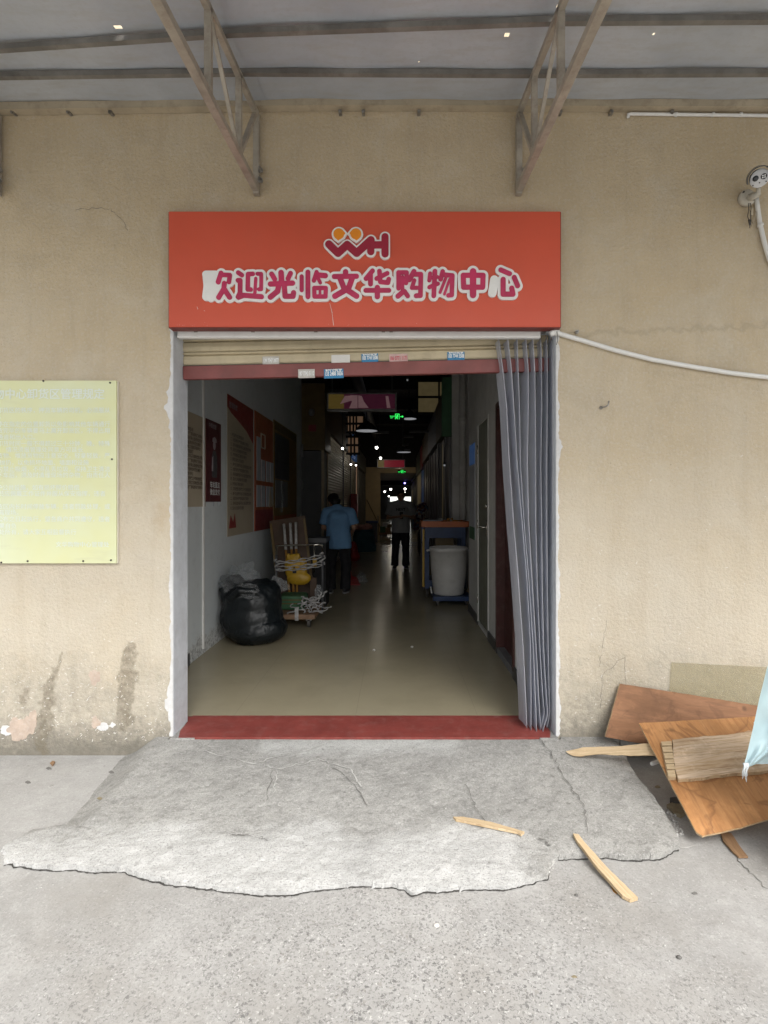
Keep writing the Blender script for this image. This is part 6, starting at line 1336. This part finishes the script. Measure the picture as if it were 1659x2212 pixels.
# ------------------------------------------------------------------ low trolley loaded with odds and ends
t = thing('hand_trolley', (-1.1, 5.75, 0), 'low timber trolley with steel posts wound in white rope beside the black bag', 'trolley')
g = MB(); g.box((-1.36, 5.55, .11), (-.90, 6.25, .165)); g.build('deck', K['wood_dolly'], t, bevel=.006)
for x_, y_ in ((-1.28,5.65),(-.98,5.65),(-1.28,6.15),(-.98,6.15)): g = MB(); g.tube([(x_-.015,y_,.052),(x_+.015,y_,.052)], .05, 14); wl = g.build('wheel', K['cable'], t); g = MB(); g.box((x_-.03, y_-.03, .08), (x_+.03, y_+.03, .112)); g.build('caster_plate', K['bolt'], wl)
PL_, PR_ = (-1.42, 5.95), (-.875, 5.95)
for x_, y_ in (PL_, PR_): g = MB(); g.tube([(x_, y_, .13), (x_, y_, .78)], .013, 8); g.build('post', K['dark_grey'], t, True)
g = MB(); g.tube([(-1.46, 6.12, .875), (-1.0, 6.12, .885), (-.90, 6.12, .885)], .012, 8); g.tube([(-1.0, 6.12, .885), (-1.0, 6.12, .55)], .008, 8); g.tube([(-1.46, 6.12, .875), (-1.46, 6.12, .15)], .012, 8); g.tube([(-.90, 6.12, .885), (-.90, 6.12, .15)], .012, 8); g.build('handle_bar', K['chrome'], t, True)
tr = thing('rope_tangle', (-1.1, 5.9, .6), 'dirty white cord wound between the trolley posts in loose strands', 'rope'); rnd = random.Random(6)
for k, (za, zb3) in enumerate(((.70,.79),(.685,.755),(.645,.70),(.61,.68),(.60,.655))):
    g = MB(); pts = []
    for i in range(14): f_ = i/13; pts.append((PL_[0]+(PR_[0]-PL_[0])*f_, 5.93 + .015*math.sin(i+k), za+(zb3-za)*f_ + .008*math.sin(i*1.9+k*2) - .02*math.sin(f_*math.pi)))
    g.tube(pts, [rnd.uniform(.004,.010) for _ in pts], 6); g.build('strand', K['rope'], tr, True)
for (cx, cz) in ((PL_[0], .66), (PR_[0], .74)):
    g = MB(); pts = [(cx + .026*math.cos(i*.9) + rnd.uniform(-.01,.01), 5.95 + .026*math.sin(i*.9), cz - .07 + .011*i + rnd.uniform(-.01,.01)) for i in range(14)]; g.tube(pts, .009, 6); g.build('coil', K['rope'], tr, True)
def ragged_heap(name, c, r, n, mat, parent, seed, rad=.008):
    rnd = random.Random(seed)
    for k in range(n):
        g = MB(); a_ = rnd.uniform(0, 6.28); p = Vector(c) + Vector((rnd.uniform(-r[0],r[0]), rnd.uniform(-r[1],r[1]), rnd.uniform(0,r[2]))); pts = [p]
        for i in range(6): a_ += rnd.uniform(-1, 1); p = p + Vector((math.cos(a_)*.028, rnd.uniform(-.015,.015), math.sin(a_)*.016)); p.z = max(p.z, c[2]-.02); pts.append(p)
        g.tube(pts, [rad*rnd.uniform(.4,1.4) for _ in pts], 6); g.build(name, mat, parent, True)
ts = thing('rag_heap', (-1.0, 5.65, .17), 'heap of torn white strips on the front of the trolley deck', 'rags'); ragged_heap('rag_strip', (-1.03, 5.62, .19), (.12, .05, .06), 20, K['rope'], ts, 2, .008); ragged_heap('rag_strip', (-.90, 5.62, .24), (.03, .04, .10), 10, K['rope'], ts, 3, .008)
g = MB(); g.box((-1.12, 5.54, .10), (-1.08, 5.552, .24)); g.build('hanging_strip', K['rope'], ts)
film('bag_scrap', (-.88, 5.7, .34), .05, .05, .12, 4, ts, 12)
tg = thing('green_bundle', (-1.22, 5.85, .2), 'dark green wrapped bundle with yellow bands on the trolley', 'bundle'); g = MB(); g.box((-1.36, 5.75, .17), (-1.06, 6.05, .33)); g.build('wrap', K['green_box'], tg, bevel=.03)
for z in (.24, .28): g = MB(); g.box((-1.365, 5.745, z), (-1.055, 5.748, z+.012)); g.build('band', K['fascia'], tg)
ty_ = thing('yellow_bag', (-1.2, 5.9, .5), 'bright yellow plastic bag hanging on the trolley front', 'bag')
mb = MB(); mb.ell((-1.23, 6.0, .63), (.105, .04, .16), 18, 12); mb.ell((-1.16, 5.99, .50), (.14, .05, .085), 18, 12); mb.ell((-1.12, 6.0, .62), (.06, .035, .13), 14, 10); mb.tube([(-1.28, 6.0, .72), (-1.29, 6.0, .79)], [.03,.02], 8); mb.tube([(-1.18, 6.0, .72), (-1.17, 6.0, .79)], [.03,.02], 8)
solid(mb, 'bag', K['yellow_plastic'], ty_, .009, 4, .014, 9, 2)
g = MB(); q = [(-1.225,5.945,.62),(-1.205,5.945,.645),(-1.19,5.945,.62)]; g.add([Vector(p)+Vector((0,-.012,0)) for p in q], [(0,1,2)]); g.box((-1.225,5.935,.565),(-1.18,5.938,.60)); g.build('printed_mark', K['black'], ty_)
g = MB(); g.box((-.995, 5.98, .64), (-.95, 5.99, .74)); g.build('yellow_flap', K['yellow_plastic'], ty_)
for k, (xa, xb, ztop) in enumerate(((-1.41,-1.28,1.13),(-1.33,-1.23,1.14),(-1.26,-1.19,1.15))):
    tp = thing('bamboo_pole', (xa, 6.15, .2), ['leftmost yellow pole with white tape leaning behind the trolley','middle yellow pole with white tape leaning behind the trolley','rightmost yellow pole with white tape leaning behind the trolley'][k], 'pole', 'poles behind the trolley')
    p0_, p1_ = Vector((xb, 6.02, .30)), Vector((xa, 6.30, ztop)); g = MB(); g.tube([p0_, p0_.lerp(p1_, .62)], .014, 10); g.build('shaft', K['bamboo'], tp, True); g = MB(); g.tube([p0_.lerp(p1_, .62), p1_], .0165, 10); g.build('white_tape', K['rope'], tp, True)
tb = thing('brown_board', (-1.35, 6.4, .2), 'tall brown board leaning on the wall behind the yellow poles', 'board'); Mb = Matrix.Translation((-1.20, 6.2, .02)) @ Matrix.Rotation(R(-12), 4, 'X') @ Matrix.Rotation(R(-9), 4, 'Y'); g = MB(); g.box((-.24, 0, 0), (.22, .03, 1.22), Mb); g.build('board', K['brown_board'], tb, bevel=.004)
for x_ in (-.235, .19): g = MB(); g.box((x_, -.014, .05), (x_+.03, -.001, 1.18), Mb); g.build('batten', K['fascia'], tb)
tc = thing('storage_crate', (-1.0, 6.7, .3), 'black crate stacked behind the trolley by the end panel', 'crate'); g = MB(); g.box((-1.25, 6.75, 0), (-.95, 7.1, .9)); g.build('crate', K['black'], tc, bevel=.01); g = MB(); g.box((-1.26, 6.74, .86), (-.94, 7.11, .92)); g.build('rim', K['dark_grey'], tc)
td = thing('wood_offcut', (-1.0, 6.2, .2), 'reddish brown board standing on the trolley deck behind the rags', 'board'); g = MB(); g.box((-1.03, 6.0, .166), (-.955, 6.03, .50)); g.build('board', K['brown_board'], td)

# ------------------------------------------------------------------ things on the floor further in
def heap(name, c, r, mat, label, cat, seed, group=None, extra=None):
    t = thing(name, (c[0], c[1], 0), label, cat, group); mb = MB(); rnd = random.Random(seed)
    for k in range(5): mb.ell((c[0]+rnd.uniform(-.3,.3)*r[0], c[1]+rnd.uniform(-.3,.3)*r[1], c[2]+rnd.uniform(-.2,.2)*r[2]), (r[0]*rnd.uniform(.6,.8), r[1]*rnd.uniform(.6,.8), r[2]*rnd.uniform(.6,.85)), 14, 10)
    solid(mb, 'heap', mat, t, .02, 3, .035, 5, seed); return t
q = onz(757, 1262); t = thing('red_dustpan', q, 'red plastic dustpan lying on the floor by the blue shirt', 'dustpan'); g = MB(); g.add([q+Vector(p) for p in ((-.16,-.12,.004),(.18,-.12,.004),(.10,.14,.05),(-.08,.14,.10),(-.16,-.12,.02),(.18,-.12,.012),(.10,.14,.09),(-.08,.14,.16))], [(0,1,2,3),(4,7,6,5),(0,4,5,1),(1,5,6,2),(2,6,7,3),(3,7,4,0)]); g.build('scoop', K['red_plastic'], t); g = MB(); g.tube([q+Vector((.0,.14,.1)), q+Vector((-.05,.3,.3))], .013, 8); g.build('handle', K['red_plastic'], t, True)
q = onz(764, 1212); t = thing('red_sack', q, 'red plastic sack standing behind the blue shirt', 'sack'); mb = MB(); mb.ell(q+Vector((0,0,.22)), (.11,.1,.24), 14, 10); mb.ell(q+Vector((.01,0,.12)), (.14,.12,.12), 14, 10); solid(mb, 'sack', K['red_plastic'], t, .015, 3, .02, 8, 2)
q = onz(781, 1258); t = thing('clear_bag', q, 'small crumpled clear plastic bag on the corridor floor', 'plastic bag'); film('bag', q+Vector((0,0,.03)), .10, .09, .13, 12, t, 16)
q = onz(786, 1190); t = thing('covered_stool', q, 'stool heaped with pink cloth over a teal cover', 'stool'); mb = MB(); mb.tube([q, q+Vector((0,0,.35)), q+Vector((0,0,.6))], [.34,.31,.26], 18); solid(mb, 'teal_cover', K['cloth_teal'], t, .022, 3, .04, 6, 1); mb = MB(); mb.ell(q+Vector((-.03,0,.66)), (.27,.22,.09), 16, 9); mb.ell(q+Vector((.1,0,.70)), (.14,.14,.08), 14, 9); solid(mb, 'pink_cloth', K['cloth_pink'], t, .018, 2, .04, 8, 4)
q = onz(805, 1172); t = thing('dark_crate', q, 'dark blue plastic crate beyond the cloth covered stool', 'crate'); g = MB(); g.box((q.x-.22, q.y, 0), (q.x+.16, q.y+.4, .72)); g.build('crate', K['dark_grey'], t, bevel=.01); g = MB(); g.box((q.x-.24, q.y-.02, .68), (q.x+.18, q.y+.42, .75)); g.build('rim', K['blue_paint'], t)
q = Vector((XS+.03, 15.3, 1.1)); t = thing('red_cabinet', q, 'red hose cabinet on the left shop fronts', 'cabinet'); g = MB(); g.box((XS+.013, 15.0, .95), (XS+.20, 15.5, 1.65)); g.build('box', K['red_plastic'], t, bevel=.008); g = MB(); g.add([(XS+.203,15.1,1.12),(XS+.203,15.25,1.35),(XS+.203,15.3,1.15)], [(0,1,2)]); g.build('label', K['pink_face'], t)
q = onz(832, 1160); t = thing('goods_cart', q, 'small cart with mixed goods left of the person in grey', 'cart'); g = MB(); g.box((q.x-.28, q.y, .10), (q.x+.28, q.y+.5, .17)); g.build('deck', K['wood_dolly'], t)
for x_, y_ in ((-.2,.08),(.2,.08),(-.2,.42),(.2,.42)): g = MB(); g.tube([(q.x+x_-.02,q.y+y_,.05),(q.x+x_+.02,q.y+y_,.05)], .05, 10); g.build('wheel', K['cable'], t)
g = MB(); g.tube([(q.x-.27,q.y+.25,.15),(q.x-.30,q.y+.25,.85)], .015, 8); g.build('handle', K['dark_grey'], t, True)
for k, (dx, z0, h_, m_) in enumerate(((-.1,.17,.25,'green_box'),(.12,.17,.2,'kraft'),(.0,.42,.15,'paper'),(.18,.37,.14,'fascia'))):
    tt = thing('goods_box', q + Vector((dx,.2,z0)), ['green goods box on the small cart','brown goods box on the small cart','pale goods box topping the small cart','ochre goods box on the brown one'][k], 'box', 'boxes on the small cart'); g = MB(); g.box((q.x+dx-.11, q.y+.1, z0), (q.x+dx+.11, q.y+.38, z0+h_)); g.build('box', K[m_], tt, bevel=.01)
q = onz(905, 1200); t = thing('laden_bicycle', q, 'bicycle stacked with a patterned cloth bundle at the right shops', 'bicycle')
for dy in (0, .9): g = MB(); pts = [(q.x+.02, q.y+dy+.28*math.cos(2*math.pi*k/20), .29+.28*math.sin(2*math.pi*k/20)) for k in range(21)]; g.tube(pts, .018, 8); g.build('wheel', K['cable'], t, True)
g = MB(); g.tube([(q.x+.02,q.y,.29),(q.x+.02,q.y+.12,.85),(q.x+.02,q.y+.6,.75),(q.x+.02,q.y+.45,.3),(q.x+.02,q.y+.12,.7)], .018, 8); g.tube([(q.x+.02,q.y+.45,.3),(q.x+.02,q.y+.9,.29)], .015, 8); g.tube([(q.x-.22,q.y+.1,.98),(q.x+.02,q.y+.12,.95),(q.x+.26,q.y+.1,.98)], .013, 8); g.build('frame', K['dark_grey'], t, True)
g = MB(); g.ell((q.x+.02,q.y+.62,.82), (.08,.13,.04), 12, 8); g.build('saddle', K['black'], t, True)
t = thing('cloth_bundle', (q.x, q.y, 1.05), 'patterned cloth bundle piled over the bicycle handlebar', 'bundle'); mb = MB(); mb.ell((q.x-.02,q.y+.05,1.10), (.20,.2,.22), 16, 12); mb.ell((q.x+.1,q.y+.05,1.25), (.14,.16,.14), 14, 10); mb.ell((q.x-.06,q.y,.85), (.13,.13,.2), 14, 10); solid(mb, 'bundle', K['pattern'], t, .016, 3, .04, 7, 3)
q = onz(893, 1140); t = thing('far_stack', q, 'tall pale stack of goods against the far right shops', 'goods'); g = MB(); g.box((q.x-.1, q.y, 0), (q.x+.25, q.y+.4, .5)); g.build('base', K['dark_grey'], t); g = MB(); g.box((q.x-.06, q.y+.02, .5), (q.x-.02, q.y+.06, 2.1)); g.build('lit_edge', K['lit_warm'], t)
t = thing('mop', onz(818, 1150), 'mop leaning on the beige column', 'mop'); q = onz(818, 1158); g = MB(); g.tube([q+Vector((.25,-.4,.03)), Vector((-1.3,21.97,1.5))], .02, 8); g.build('handle', K['fascia'], t, True); g = MB(); g.ell(q+Vector((.25,-.4,.05)), (.12,.1,.05), 10, 6); g.build('head', K['rope'], t, True)
# odd litter on the corridor floor near the threshold
for k, (u, v) in enumerate(((808,1405),(890,1398),(405,1420))): scrap('floor_litter', [(u-3,v),(u,v-2),(u+3,v),(u+1,v+2)], K['scuff'], ['white litter speck in the middle of the corridor floor','small pale litter speck right of the middle of the corridor','plaster flake by the left corridor skirting'][k], 'litter', 0.0, .01)
# bits lying about on the yard
def pebble(u, v, r, mat, label, cat='pebble', name='pebble'):
    q = onz(u, v, GZ); g = MB(); g.ell((q.x, q.y, GZ + r*.45), (r*1.3, r, r*.7), 8, 5); tag(g.build(name, mat, None, True), label, cat)
pebble(948, 1776, .006, K['scuff'], 'tiny white pebble lying on the pale front of the ramp'); pebble(1245, 1935, .006, K['crack'], 'dark pebble right of the broken lath end'); pebble(1467, 2070, .007, K['crack'], 'dark pebble lowest on the right of the yard')
pebble(1113, 1903, .016, K['rubble'], 'broken cement lump at the right end of the ramp lip', 'cement lump', 'cement_lump'); pebble(1150, 1880, .012, K['rubble'], 'smaller cement lump by the ramp lip', 'cement lump', 'cement_lump'); pebble(943, 2001, .008, K['scuff'], 'white pebble in the middle of the worn yard')
scrap('straw', [(785,1852),(805,1856),(828,1866),(826,1869),(803,1860),(784,1855)], K['scuff'], 'thin white straw of packing tape on the yard before the ramp', 'straw', h=.002)
scrap('paint_spot', [(1320,1915),(1330,1910),(1340,1922),(1332,1932),(1324,1926)], K['bamboo'], 'yellow paint scrap beside the broken lath', 'scrap', h=.001)
for k, (u, v) in enumerate(((105,1660),(215,1725),(60,1690),(1240,2110),(1500,1930),(1420,1700),(240,1668))):
    scrap('dirt_flake', [(u-6,v),(u,v-3),(u+5,v-1),(u+7,v+2),(u-1,v+3)], (K['crack'], K['chip'])[k % 2], ['dark flake on the yard by the left wall','brown flake on the left of the ramp','dark flake at the left photo edge','brown flake in the near yard','dark flake right of the broken lath','brown flake on the shaded yard by the plywood','dark flake where the ramp meets the left wall'][k], 'litter', h=.002, z=top_z(onz(u, v, GZ).x, onz(u, v, GZ).y) + .001 if k != 1 else -.08)
